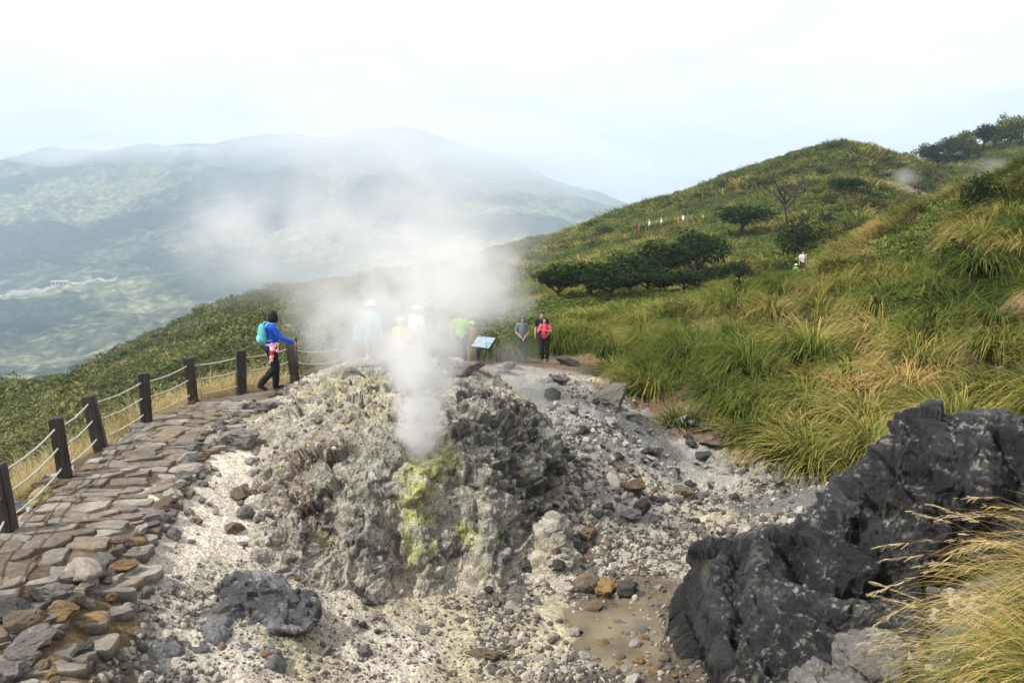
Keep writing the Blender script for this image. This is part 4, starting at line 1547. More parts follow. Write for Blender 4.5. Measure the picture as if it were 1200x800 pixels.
# single tussocks on the near slope
cand = []
n = 1500
uu = rng.uniform(.02, .82, n)
yy = np.exp(rng.uniform(math.log(13), math.log(36), n))
xx = uu * yy
zz = ground_z(xx, yy)
ok = on_slope(xx, yy, zz, 4)
pts = []
for x, y, z in zip(xx[ok], yy[ok], zz[ok]):
    if all((x - a) ** 2 + (y - b) ** 2 > (.86 + .014 * y) ** 2 for a, b, c in pts):
        pts.append((x, y, z))
for i in range(9):      # the hedge of grass right of the hikers
    q = at(652 + 13 * i, 402, 34.5)
    pts.append((q.x, q.y, gz(q.x, q.y)))
q = at(577, 418, 29)
pts.append((q.x, q.y, gz(q.x, q.y)))
q = at(592, 420, 29.5)
pts.append((q.x, q.y, gz(q.x, q.y)))
pts.sort(key=lambda q: q[1])
pts = pts[:285]
FILL = .95
last_y = pts[-1][1]
for (x, y, z) in pts:
    px, py, dep = proj(np.array([x, y, z]))
    hedge = py < 425 and px < 770
    tone = fbm(np.array([[x * .25, y * .25, 2.0]]), 3)[0] + random.uniform(-.25, .25)
    gold = tone > .05 and not hedge
    me = random.choice(TUS_GOLD if gold else TUS_GREEN)
    o = link('silvergrass_tussock', me)
    s = random.uniform(.95, 1.45) * (1.0 if y > 20 else .85)
    o.scale = (s, s, s * random.uniform(.85, 1.15))
    o.location = (x, y, z - .05)
    o.rotation_euler = (random.uniform(-.12, .12), random.uniform(-.12, .12), random.uniform(0, 6.28))
    if px < 612:
        lb = 'grass tussock on the clay between the information board and the hikers'
    elif hedge:
        lb = 'tall green grass tussock in the row right of the hikers in black and pink'
    else:
        where = 'at the gully edge' if py > np.interp(px, EX, EY) - 28 else ('above the black outcrop' if px > 990 else 'on the slope above the gully')
        lb = '%s arching grass tussock %s' % ('golden dry' if gold else 'green', where)
    tag(o, lb, 'grass tussock', 'grass tussocks on the near slope')

# the hillside cover beyond them
n = 52000
uu = rng.uniform(-.12, .86, n)
yy = np.exp(rng.uniform(math.log(13), math.log(260), n))
xx = uu * yy
zz = ground_z(xx, yy)
px, py, dep = proj(np.stack([xx, yy, zz], -1))
ok = on_slope(xx, yy, zz, 0) & (px < 1330)
near = yy < last_y
ok &= ~(near & (rng.uniform(size=n) < FILL))
ok &= ~((np.abs(xx / yy - .342) < .022) & (yy > 42) & (yy < 61.5))
sc_c = at(1058, 212, 138)
scr = np.hypot((xx - sc_c.x), (yy - sc_c.y) * .6)
sc2 = at(1042, 186, 148)
scr2 = np.hypot((xx - sc2.x), (yy - sc2.y) * .6)
ok &= ~((scr < 4.5) & (rng.uniform(size=n) < .9)) & ~((scr2 < 3) & (rng.uniform(size=n) < .8))
xx, yy, zz = xx[ok], yy[ok], zz[ok]
n = len(xx)
pn = fbm(np.stack([xx, yy, 0 * xx], -1) * .055, 4, .6)
farther = yy > 62
shr = ((pn + rng.normal(0, .16, n)) > -.06) & (yy > 36) & (xx / yy < .36)
shr |= (rng.uniform(size=n) < .45) & (yy > 64)
shr |= (yy > 175)
shr |= ((pn + rng.normal(0, .12, n)) > .22)
pick = np.where(shr, rng.integers(10, 14, n), np.where(farther, 5 + rng.integers(0, 5, n), rng.integers(0, 5, n)))
sz = np.where(shr, .62 + yy * .0075, np.where(farther, .6 + yy * .0065, .45 + yy * .006)) * rng.uniform(.7, 1.3, n)
scatter_gn('hillside_grass', np.stack([xx, yy, zz - .05], -1), np.stack([rng.normal(0, .1, n), rng.normal(0, .1, n), rng.uniform(0, 6.28, n)], -1),
           np.stack([sz, sz, sz * rng.uniform(.75, 1.1, n)], -1), pick, TUS_MID + TUS_FAR + BUSHES, 'green and golden grass and low shrubs covering the hillside', 'grass')

# dwarf bamboo on the spur at the left
n = 30000
uu = rng.uniform(-.95, .06, n)
yy = np.exp(rng.uniform(math.log(24), math.log(270), n))
xx = uu * yy
zz = ground_z(xx, yy)
px, py, dep = proj(np.stack([xx, yy, zz], -1))
ok = (px < 640 + 45 * fbm(np.stack([xx, yy, 0 * xx], -1) * .05 + 7, 3)) & ~((yy < 36) & (px > 340))
xx, yy, zz = xx[ok], yy[ok], zz[ok]
n = len(xx)
sz = (.55 + yy * .0085) * np.exp(rng.normal(-.1, .32, n))
scatter_gn('dwarf_bamboo', np.stack([xx, yy, zz - .15], -1), np.stack([rng.normal(0, .12, n), rng.normal(0, .12, n), rng.uniform(0, 6.28, n)], -1),
           np.stack([sz, sz, sz * rng.uniform(.7, 1.2, n)], -1), rng.integers(0, 4, n), BAMB, 'olive green dwarf bamboo covering the spur beyond the fence', 'bamboo')

# dry grass standing just outside the fence
dp, ds = [], []
for i in range(len(FENCE) - 1):
    a, b = FENCE[i], FENCE[i + 1]
    d = (b - a).normalized()
    out_ = Vector((-d.y, d.x, 0))
    if out_.x > 0:
        out_ = -out_
    cnt = int((b - a).length * 38)
    for k in range(cnt):
        q = a.lerp(b, random.random()) + out_ * (random.uniform(.25, 1.7) if i > 2 else random.uniform(.75, 2.2))
        dp.append((q.x, q.y, gz(q.x, q.y) - .03))
        ds.append(random.uniform(.55, 1.0) * (1.0 if i > 1 else .85))
a = FENCE[0]
for k in range(70):
    q = a + Vector((-random.uniform(.8, 2.4), -random.uniform(0, 3), 0))
    dp.append((q.x, q.y, gz(q.x, q.y) - .03))
    ds.append(random.uniform(.6, 1.0))
n = len(dp)
ds = np.array(ds)
scatter_gn('dry_grass', dp, np.stack([rng.normal(0, .12, n), rng.normal(0, .12, n), rng.uniform(0, 6.28, n)], -1), np.stack([ds, ds, ds], -1), rng.integers(0, 4, n), DRYT, 'straw coloured dry grass standing outside the rope fence', 'grass')

# long grass hanging into the bottom right corner
for px, py, Y, s, lb, sd_ in [(1275, 790, 6.3, .95, 'long arching green and straw grass clump at the right edge below the outcrop', 1), (1205, 860, 5.6, .8, 'long drooping straw coloured grass clump in the bottom right corner', 2), (1330, 700, 6.6, 1.0, 'tall grass clump leaning in from the right edge beside the black outcrop', 3), (1270, 900, 5.2, .8, 'green grass clump cut by the bottom right corner', 4)]:
    V, Q_, D = blades(950, .38, (.7, 1.55), .0085, (1.7, 2.9), up=(.85, 1.45), segs=9, seed=200 + sd_, dry=(.2, .95), lean=(-.12, -.05))
    V2, Q2, D2 = blades(46, .34, (1.1, 1.65), .005, (1.3, 2.2), up=(1.0, 1.45), segs=9, seed=230 + sd_, dry=(.7, 1.0), lean=(-.22, -.08))
    o = link('grass_clump', leaf_mesh('grass_clump', (np.concatenate([V, V2]), np.concatenate([Q_, Q2 + len(V)]), np.concatenate([D, D2])), M_GRASS))
    g = at(px, py, Y)
    o.location = (g.x, g.y, gz(g.x, g.y) - .05)
    z_need = g.z - .25
    o.location.z = max(o.location.z, z_need)
    o.scale = (s, s, s)
    tag(o, lb, 'grass clump')
    # seed heads
    pm = []
    r = np.random.default_rng(300 + sd_)
    k9 = 2 * 10
    tips = V2.reshape(-1, k9, 3)
    for bl in tips[::2]:
        p1 = (bl[14] + bl[15]) / 2
        p2 = (bl[18] + bl[19]) / 2
        dv = p2 - p1
        for q in range(26):
            t_ = r.uniform(0, 1.15)
            c = p1 + dv * t_
            d_ = dv * .35 + r.normal(size=3) * .03 + np.array([0, 0, -.03])
            sd2 = np.cross(d_, r.normal(size=3))
            sd2 = sd2 / (np.linalg.norm(sd2) + 1e-9) * .0035
            pm.append([c - sd2, c + sd2, c + d_ * .5 + sd2 * .6, c + d_ * .5 - sd2 * .6])
    pm = np.array(pm).reshape(-1, 3)
    po = link('seed_heads', leaf_mesh('seed_heads', (pm, np.arange(len(pm)).reshape(-1, 4), np.full(len(pm), .95)), M_DRY), o)
    po['kind'] = 'stuff'

# ------------------------------------------------------------------ trees
def limb_mesh(seed, H=1.0, spread=.5, n1=6, twigs=0, r0=.035):
    r = np.random.default_rng(seed)
    mb = MB()
    top = Vector((r.normal(0, .05), r.normal(0, .05), H * .55))
    mb.tube([(0, 0, -.15), (0.01, 0, H * .2), top * .7, top], [r0 * 1.3, r0, r0 * .8, r0 * .6], 7)
    for k in range(n1):
        a = 6.28 * k / n1 + r.uniform(-.4, .4)
        st = top * r.uniform(.55, 1.0)
        e = st + Vector((math.cos(a) * spread * r.uniform(.6, 1), math.sin(a) * spread * r.uniform(.6, 1), H * r.uniform(.15, .45)))
        m = st.lerp(e, .5) + Vector((0, 0, H * .05))
        mb.tube([st, m, e], [r0 * .55, r0 * .38, r0 * .16], 5)
        for q in range(twigs):
            s2 = m.lerp(e, r.uniform(0, 1))
            e2 = s2 + Vector((r.normal(0, .16), r.normal(0, .16), r.uniform(.05, .3) * H))
            mb.tube([s2, s2.lerp(e2, .5) + Vector((0, 0, .02)), e2], [r0 * .2, r0 * .14, r0 * .07], 4)
    me = mb.mesh('trunk')
    me.materials.append(M_TRUNK)
    return me


TRUNKS = [limb_mesh(i, 1.0, .55) for i in range(3)]
BARE_T = [limb_mesh(20 + i, 1.0, .5, 7, 9, .03) for i in range(2)]
CROWN_D = []
for i in range(4):
    V, Q_, D = leafy(2600, (.62, .62, .42), .036, 400 + i, 16, .35, .9)
    V[:, 2] += .55
    CROWN_D.append(leaf_mesh('crown', (V, Q_, D), M_DARKLEAF))
CROWN_G = []
for i in range(3):
    V, Q_, D = leafy(1500, (.52, .52, .5), .045, 420 + i, 14, .4, .6)
    V[:, 2] += .5
    CROWN_G.append(leaf_mesh('crown', (V, Q_, D), M_SHRUB))
SCRUB_D = []
for i in range(3):
    V, Q_, D = leafy(2200, (.62, .62, .62), .034, 440 + i, 15, .4, .6)
    V[:, 2] += .18
    SCRUB_D.append(leaf_mesh('crown', (V, Q_, D), M_DARKLEAF))


def tree(name, px, py, Y, wpx, hpx, crowns, label, cat, group=None, trunks=TRUNKS):
    g = at(px, py, Y)
    o = empty(name, (g.x, g.y, gz(g.x, g.y) - .1), random.uniform(0, 6.28))
    s = Y / 1000.0
    wd, h = wpx * s, hpx * s * (1.5 if name in ('hillside_tree', 'dark_shrub', 'spreading_tree') else 1.0)
    for nm, ms in (('trunk', trunks), ('crown', crowns)):
        if ms is None:
            continue
        c = link(nm, random.choice(ms), o)
        c.scale = (wd / 1.05, wd / 1.05, h / .95)
    tag(o, label, cat, group)


for px, py, Y, w_, h_, lb in [(690, 374, 52, 100, 40, 'wide dark green tree low on the hill behind the hikers'), (655, 370, 55, 70, 34, 'small dark tree left of the wide one behind the hikers'), (738, 366, 56, 90, 42, 'dark flat topped tree on the lower hillside above the grass row'),
                              (775, 354, 60, 90, 44, 'dark spreading tree with visible trunk midway up the hillside'), (815, 340, 64, 80, 50, 'dark tree with upright trunk below the ridge walkers'), (716, 380, 49, 80, 30, 'low dark bush tree at the bottom of the hillside'),
                              (868, 280, 88, 74, 34, 'flat dark tree crown high on the hillside'), (990, 236, 108, 44, 18, 'low dark bush high on the hill under the summit'), (800, 372, 48, 60, 26, 'low dark shrub right of the lower hillside trees'), (850, 352, 58, 56, 28, 'dark low tree between the trunked tree and the trail'), (760, 372, 50, 70, 26, 'low dark tree under the midway spreading tree')]:
    tree('hillside_tree', px, py, Y, w_, h_, CROWN_D, lb, 'tree')
for px, py, Y, w_, h_, lb in [(932, 300, 68, 60, 46, 'dark bush closing the trail above the man in white'), (920, 330, 60, 30, 26, 'dark bush left of the trail by the man in white'), (1085, 395, 23, 120, 70, 'big dark shrub in the middle of the right slope'), (1150, 272, 36, 56, 46, 'dark shrub high on the right slope'),
                              (1050, 400, 25, 70, 50, 'dark green shrub left of the big dark shrub on the right slope'), (1120, 345, 28, 70, 40, 'dark shrub above the big one on the right slope'), (868, 330, 62, 44, 30, 'green shrub on the hillside below the flat tree crown'), (965, 285, 74, 34, 24, 'dark shrub right above the man in white')]:
    tree('dark_shrub', px, py, Y, w_, h_, SCRUB_D, lb, 'shrub', None, None)
tree('spreading_tree', 922, 258, 90, 66, 44, None, 'bare branched olive tree spreading on the upper hillside', 'tree', None, BARE_T)
for px, py, w_, h_ in [(1062, 206, 26, 30), (1085, 212, 34, 36), (1098, 198, 30, 24), (1110, 214, 36, 38), (1128, 205, 40, 36), (1135, 186, 30, 24), (1150, 196, 40, 36), (1165, 186, 34, 30), (1160, 214, 36, 28), (1180, 204, 40, 40), (1195, 186, 36, 32), (1112, 184, 28, 18), (1178, 178, 30, 22), (1208, 200, 40, 40), (1225, 190, 36, 36), (1092, 188, 26, 18)]:
    dk = random.random() < .5
    tree('woodland_tree', px, py, 205, w_, h_, CROWN_D if dk else CROWN_G, '%s green tree in the wood on the far right hill' % ('dark' if dk else 'light'), 'tree', 'trees on the far right hill')
for px, py, Y, w_, h_, lb in [(1066, 186, 215, 30, 22, 'bare twiggy tree on the skyline beside the eroded gap'), (1172, 164, 215, 22, 16, 'bare twiggy tree standing above the wood on the far right'), (1078, 222, 128, 22, 30, 'thin bare tree in front of the eroded gap')]:
    tree('bare_tree', px, py, Y, w_, h_, None, lb, 'tree', None, BARE_T)
for i, (px, py, Y, w_, h_) in enumerate([(112, 430, 92, 30, 18), (150, 408, 104, 24, 14), (185, 390, 112, 20, 12), (220, 418, 80, 22, 14), (320, 395, 90, 26, 14), (60, 452, 78, 22, 12), (262, 358, 138, 20, 10)]):
    tree('spur_shrub', px, py, Y, w_, h_, SCRUB_D, 'dark round shrub standing out of the bamboo on the left spur', 'shrub', 'dark shrubs on the left spur', None)
# ------------------------------------------------------------------ people
_mcache = {}


def cloth(col, rough=.85):
    k = (tuple(round(c, 3) for c in col), rough)
    if k not in _mcache:
        _mcache[k] = M_plain('cloth', col, rough, .4, 25, .1, .2)
    return _mcache[k]


SKIN = M_plain('skin', (.50, .30, .21), .6, 0, 20, .05)
HAIR = M_plain('hair', (.012, .010, .009), .55, .6, 70, .2)
EYE = M_plain('eye', (.02, .015, .012), .3)
LIP = M_plain('lips', (.36, .13, .11), .5)
BASEJ = dict(pel=(0, 0, .95), che=(0, .01, 1.24), nek=(0, .01, 1.41), hed=(0, -.015, 1.565),
             lsh=(.17, .01, 1.37), lel=(.225, .03, 1.09), lwr=(.24, -.04, .86), lhd=(.235, -.07, .77),
             rsh=(-.17, .01, 1.37), rel=(-.225, .03, 1.09), rwr=(-.24, -.04, .86), rhd=(-.235, -.07, .77),
             lhp=(.09, 0, .93), lkn=(.10, -.02, .50), lan=(.10, .02, .09), lto=(.12, -.13, .035),
             rhp=(-.09, 0, .93), rkn=(-.10, -.02, .50), ran=(-.10, .02, .09), rto=(-.12, -.13, .035))


def hand_pieces(wr, hd, sgn, curl=.5):
    wr, hd = Vector(wr), Vector(hd)
    d = (hd - wr).normalized()
    ref = Vector((0, -1, 0)) if abs(d.y) < .8 else Vector((0, 0, 1))
    n = d.cross(ref).normalized() * sgn          # palm normal
    s = d.cross(n).normalized()                  # across the palm
    P = []
    palm_c = wr + d * .05
    for k in (-1, 0, 1):
        P.append(caps(wr + d * .015 + s * .012 * k, wr + d * .088 + s * .024 * k, .014, .0135, 8))
    for k, L in zip((-1.5, -.5, .5, 1.5), (.062, .078, .082, .070)):
        b = wr + d * .088 + s * .0205 * k
        m = b + (d * math.cos(curl * .6) + n * math.sin(curl * .6)) * L * .5 + s * .003 * k
        e = m + (d * math.cos(curl * 1.7) + n * math.sin(curl * 1.7)) * L * .5
        P += [caps(b - d * .012, m, .0092, .0085, 8), caps(m, e, .0085, .007, 8)]
    tb = wr + d * .03 + s * .026
    tm = tb + (d * .6 + s * .7 + n * .25).normalized() * .04
    te = tm + (d * .9 + s * .25 + n * .4).normalized() * .032
    P += [caps(tb, tm, .011, .0095, 8), caps(tm, te, .0095, .008, 8)]
    return P


def join_meshes(a, b):
    bm = bmesh.new()
    bm.from_mesh(a)
    bm.from_mesh(b)
    bm.to_mesh(a)
    bm.free()
    bpy.data.meshes.remove(b)
    a.polygons.foreach_set('use_smooth', np.ones(len(a.polygons), bool))
    return a


def person(loc, face, H, label, pose=None, top=None, long_sleeve=False, bottom=None, shorts=False, shoes=(.03, .03, .03), hair='short', hat=None, near=True, skirt=None, turn=0.0, nod=0.0, extra=None, curl=.5, gender='f', cat='person', group=None):
    J = {k: Vector(v) for k, v in BASEJ.items()}
    if gender == 'f':
        for s in 'lr':
            J[s + 'sh'].x *= .9
    for k, v in (pose or {}).items():
        J[k] = Vector(v)
    root = empty('person', loc, math.atan2(face[0], -face[1]))
    root.scale = (H / 1.68,) * 3
    tag(root, label, cat, group)
    vx = .011 if near else .02
    Rh = Euler((nod, 0, turn)).to_matrix()
    hc = J['hed']
    hp = lambda p: hc + Rh @ Vector(p)
    B = [ell(hp((0, .008, .03)), (.074, .092, .098), Rh, 18, 12), ell(hp((0, -.018, -.045)), (.056, .068, .072), Rh, 14, 10),
         caps(hp((0, -.088, .012)), hp((0, -.102, -.022)), .009, .014, 8), ell(hp((.076, .012, -.008)), (.012, .02, .032), Rh, 8, 6), ell(hp((-.076, .012, -.008)), (.012, .02, .032), Rh, 8, 6),
         caps(J['nek'] - Vector((0, 0, .04)), hc - Vector((0, -.01, .05)), .056, .05)]
    tw = .13 if gender == 'f' else .15
    B += [ell(J['che'] + Vector((0, 0, .03)), (tw + .01, .098, .19)), ell(J['pel'] + Vector((0, 0, .03)), (.15, .105, .14)), caps(J['pel'], J['che'], .115, .115)]
    for s in 'lr':
        B += [caps(J[s + 'sh'], J['che'] + Vector((0, 0, .1)), .055, .08), caps(J[s + 'sh'], J[s + 'el'], .05, .04), caps(J[s + 'el'], J[s + 'wr'], .04, .026),
              caps(J[s + 'hp'], J[s + 'kn'], .085, .055), caps(J[s + 'kn'], J[s + 'an'], .056, .036), caps(J[s + 'an'], J[s + 'to'], .036, .026)]
    body = fuse(B, vx, 3)
    hm = fuse(hand_pieces(J['lwr'], J['lhd'], -1, curl) + hand_pieces(J['rwr'], J['rhd'], 1, curl), .0052 if near else .009, 1)
    body = join_meshes(body, hm)
    link('body', body, root, [SKIN])
    for sx in (-1, 1):
        link('eye', MB_from(ell(hp((.03 * sx, -.083, .012)), (.011, .008, .006), Rh, 10, 6)), root, [EYE])
    link('mouth', MB_from(ell(hp((0, -.083, -.058)), (.02, .007, .006), Rh, 10, 6)), root, [LIP])
    cv_ = .014 if near else .022
    up_ = Vector((0, 0, 1))
    if top is not None:
        P = [ell(J['che'] + Vector((0, 0, .03)), (tw + .032, .122, .195)), caps(J['pel'] + Vector((0, 0, .02)), J['che'], .145, .14), ell(J['pel'] + Vector((0, 0, .05)), (.165, .125, .11)),
             caps(J['nek'] - Vector((0, 0, .05)), J['nek'] - Vector((0, 0, .015)), .075, .066)]
        for s in 'lr':
            P += [caps(J[s + 'sh'], J['che'] + Vector((0, 0, .1)), .072, .1)]
            if long_sleeve:
                P += [caps(J[s + 'sh'], J[s + 'el'], .07, .056), caps(J[s + 'el'], J[s + 'el'].lerp(J[s + 'wr'], .97), .056, .042)]
            else:
                P += [caps(J[s + 'sh'], J[s + 'sh'].lerp(J[s + 'el'], .62), .068, .064)]
        me = fuse(P, cv_, 3)
        V = verts(me)
        set_verts(me, V + vnormals(me) * (.010 * fbm(V * 9, 3))[:, None])
        link('jacket' if long_sleeve else 'shirt', me, root, [cloth(top)])
    if bottom is not None:
        P = [ell(J['pel'], (.163, .122, .13))]
        for s in 'lr':
            P += [caps(J[s + 'hp'], J[s + 'kn'], .112, .082)]
            if not shorts:
                P += [caps(J[s + 'kn'], J[s + 'kn'].lerp(J[s + 'an'], .95), .082, .07)]
        me = fuse(P, cv_, 3)
        V = verts(me)
        set_verts(me, V + vnormals(me) * (.010 * fbm(V * 8 + 5, 3))[:, None])
        link('shorts' if shorts else 'trousers', me, root, [cloth(bottom)])
    for s in 'lr':
        a, t_ = J[s + 'an'], J[s + 'to']
        me = fuse([caps(a + Vector((0, .02, -.03)), a + Vector((0, 0, .03)), .05, .046), caps(a + Vector((0, 0, -.035)), t_ + Vector((0, 0, .01)), .046, .04)], cv_, 2)
        link('shoe', me, root, [cloth(shoes)])
    if hair:
        P = [ell(hp((0, .022, .045)), (.089, .1, .1), Rh, 18, 12)]
        if hair == 'long':
            P += [caps(hp((0, .06, .0)), hp((0, .075, -.2)), .075, .06), caps(hp((.07, .03, .02)), hp((.075, .03, -.18)), .035, .03), caps(hp((-.07, .03, .02)), hp((-.075, .03, -.18)), .035, .03)]
        elif hair == 'bob':
            P += [ell(hp((0, .045, -.02)), (.10, .088, .125), Rh), caps(hp((.08, .0, .03)), hp((.078, .0, -.1)), .03, .026), caps(hp((-.08, .0, .03)), hp((-.078, .0, -.1)), .03, .026)]
        link('hair', fuse(P, cv_ * .9, 2), root, [HAIR])
    if hat is not None:
        kind, hcol = hat
        P = [ell(hp((0, .012, .075)), (.096, .108, .075), Rh)]
        if kind == 'brim':
            P.append(ell(hp((0, .0, .052)), (.165, .178, .014), Rh, 24, 8))
        elif kind == 'cap':
            P.append(ell(hp((0, -.12, .062)), (.07, .085, .013), Rh, 16, 8))
        link('hat', fuse(P, .009 if near else .013, 1), root, [cloth(hcol)])
    return root, J


def MB_from(d):
    mb = MB()
    mb.add(*d)
    return mb.mesh('piece')


def world_of(root, p):
    return Matrix.Translation(root.location) @ root.rotation_euler.to_matrix().to_4x4() @ Matrix.Diagonal((*root.scale, 1)) @ Vector(p)


def backpack(root, J, col, col2, label, big=1.0, cat='backpack'):
    """a rucksack of its own, standing against the wearer's back"""
    o = empty('backpack', root.location, root.rotation_euler.z)
    o.scale = root.scale
    tag(o, label, cat)
    c = J['che'] + Vector((0, .205, -.02))
    me = fuse([ell(c, (.14 * big, .085, .2 * big)), ell(c + Vector((0, 0, -.1)), (.145 * big, .09, .13)), ell(c + Vector((0, .0, .1)), (.11 * big, .07, .12))], .014, 2)
    link('bag', me, o, [cloth(col)])
    link('front_pocket', fuse([ell(c + Vector((0, .075, -.09)), (.1 * big, .04, .085))], .012, 1), o, [cloth(col2)])
    mb = MB()
    for s in (-1, 1):
        x = .095 * s
        sh = J['che'].z
        mb.tube([(x, .15, sh + .14), (x, .07, sh + .215), (x, -.04, sh + .19), (x * 1.15, -.125, sh + .08), (x * 1.25, -.12, sh - .06), (x * 1.3, .0, sh - .15), (x * 1.2, .12, sh - .15)], .016, 6)
    mb.build('shoulder_straps', [cloth(col2)], o)
    return o


# the walker in blue, going away to the right with a trekking pole
wl = onz(320, 459, .06)
wl.z = gz(wl.x, wl.y) + .05
fw = Vector((.80, .60))
pb = dict(pel=(0, 0, .95), lkn=(.1, -.13, .53), lan=(.09, -.10, .09), lto=(.1, -.25, .04), rkn=(-.10, -.02, .50), ran=(-.1, .30, .20), rto=(-.12, .20, .08),
          lel=(.25, .06, 1.11), lwr=(.27, -.12, .98), lhd=(.26, -.20, .97), rel=(-.25, -.14, 1.13), rwr=(-.26, -.38, 1.02), rhd=(-.25, -.47, 1.00),
          che=(0, -.03, 1.24), nek=(0, -.05, 1.41), hed=(0, -.085, 1.565))
walker, Jw = person(wl, fw, 1.64, 'walker in a bright blue jacket with black hair, walking the paved path past the fence', pb, (.02, .09, .55), True, (.012, .012, .014), hair='bob', curl=1.2, turn=.5)
backpack(walker, Jw, (.10, .42, .46), (.22, .55, .60), 'turquoise rucksack on the back of the walker in blue', .95)
# a red and white top knotted round the waist
kn = []
for k in range(14):
    a = 2 * math.pi * k / 14
    b = 2 * math.pi * (k + 1) / 14
    kn.append(caps((.168 * math.cos(a), -.01 + .135 * math.sin(a), 1.0), (.168 * math.cos(b), -.01 + .135 * math.sin(b), 1.0), .032, .032, 8))
kn += [caps((-.17, .04, 1.0), (-.2, .06, .80), .05, .045), caps((-.2, .06, .80), (-.19, .09, .66), .045, .035), caps((-.18, -.04, 1.0), (-.21, -.05, .88), .045, .04)]
me = fuse(kn, .012, 2)
t = NT('red_white_cloth')
nn = t.noise(t.opos(), 9, 2, .5)
t.principled(t.ramp(nn, [(0, (.55, .02, .04)), (.5, (.75, .72, .72)), (.62, (.6, .04, .08))], 'CONSTANT'), .85)
link('waist_wrap', me, walker, [t.m])
pole = empty('trekking_pole', walker.location)
tag(pole, 'thin black trekking pole in the right hand of the walker in blue', 'trekking pole')
hd = world_of(walker, (-.25, -.45, 1.03)) - walker.location
ft = Vector((hd.x + .03, hd.y - .02, -.03))
mb = MB()
mb.tube([hd + Vector((0, 0, .0)), ft], [.011, .008], 8)
mb.build('shaft', [M_plain('black_metal', (.02, .02, .02), .4)], pole)
mb = MB()
mb.tube([hd + Vector((0, 0, .09)), hd + Vector((0, 0, .06)), hd - Vector((0, 0, .08))], [.02, .017, .015], 8)
mb.build('grip', [M_plain('cork_grip', (.05, .04, .035), .8)], pole)


def stand(px, py, Y, extra=0.0):
    g = at(px, py, Y)
    return Vector((g.x, g.y, gz(g.x, g.y) + extra))


# three hikers right of the steam
g1 = stand(612, 418, 29)
p1 = dict(lel=(.22, -.01, 1.09), lwr=(.06, -.19, .93), lhd=(.0, -.23, .86), rel=(-.22, -.01, 1.09), rwr=(-.06, -.19, .93), rhd=(.0, -.22, .87))
w1, J1 = person(g1, (.10, -1), 1.62, 'woman in a grey shirt with dark sleeves holding her hands together, left of two hikers', p1, (.16, .20, .23), False, (.06, .09, .14), hair='long', hat=('cap', (.06, .06, .07)), gender='f')
g2 = stand(635, 414, 32.2)
p2 = dict(lel=(.24, .02, 1.1))
m2, J2 = person(g2, (-.1, -1), 1.78, 'tall man in a black shirt standing behind the woman in pink', p2, (.018, .02, .025), False, (.03, .03, .035), hair='short', gender='m')
g3 = stand(638, 424, 30.6)
p3 = dict(lel=(.25, -.07, 1.16), lwr=(.02, -.27, 1.23), lhd=(-.07, -.29, 1.27), rel=(-.24, -.1, 1.13), rwr=(-.14, -.29, 1.29), rhd=(-.13, -.31, 1.38))
w3, J3 = person(g3, (-.12, -1), 1.60, 'woman in a bright pink shirt raising one hand, in front of the tall man', p3, (.80, .08, .14), False, (.014, .014, .016), hair='long', gender='f')
backpack(w3, J3, (.03, .02, .06), (.05, .03, .09), 'dark rucksack behind the shoulders of the woman in pink', .9)
# lime shirt at the information board
g4 = stand(540, 430, 25.0)
w4, J4 = person(g4, (-.15, 1), 1.72, 'hiker in a lime green shirt seen from behind, left of the information board', dict(lel=(.26, -.05, 1.12)), (.42, .80, .05), False, (.10, .11, .13), hair='short', gender='m')
g4b = stand(553, 424, 27.2)
person(g4b, (.6, -.8), 1.45, 'hiker in tan clothes between the lime green shirt and the information board', None, (.36, .30, .18), False, (.35, .28, .16), hair='short', hat=('brim', (.55, .48, .25)), gender='f', near=False)
# hikers in the thick of the steam
g5 = stand(437, 432, 19.6)
w5, J5 = person(g5, (.35, 1), 1.66, 'hiker in a turquoise top and pale blue hat, leftmost of those in the steam', None, (.10, .60, .68), True, (.30, .38, .42), hair='short', hat=('brim', (.45, .62, .80)), gender='m', near=False)
g6 = stand(471, 438, 19.3)
person(g6, (.0, -1), 1.45, 'hiker in a yellow top and straw coloured hat in the steam', dict(lel=(.24, -.08, 1.1), lwr=(.1, -.2, 1.1), lhd=(.05, -.26, 1.12)), (.75, .75, .22), True, (.4, .4, .4), hair='short', hat=('brim', (.75, .62, .45)), gender='f', near=False)
g7 = stand(490, 434, 22)
person(g7, (.5, .85), 1.66, 'hiker in a white top and pale yellow hat, nearest the steam column', None, (.78, .79, .70), True, (.45, .45, .45), hair='short', hat=('brim', (.8, .78, .50)), gender='m', near=False)
g8 = stand(424, 434, 20.4)
bp = empty('backpack', Vector((g8.x, g8.y, g8.z)), .3)
tag(bp, 'dim blue rucksack beside the hiker in turquoise in the steam', 'backpack')
link('bag', fuse([ell((0, 0, .92), (.2, .15, .28)), ell((0, -.05, .8), (.21, .16, .18))], .02, 2), bp, [cloth((.12, .36, .52))])
link('front_pocket', fuse([ell((0, -.17, .82), (.13, .06, .12))], .015, 1), bp, [cloth((.16, .42, .58))])
mb = MB()
for s_ in (-1, 1):
    mb.tube([(.1 * s_, .1, 1.15), (.11 * s_, .22, 1.1), (.12 * s_, .24, .9), (.12 * s_, .13, .72)], .02, 6)
mb.build('shoulder_straps', [cloth((.05, .08, .12))], bp)

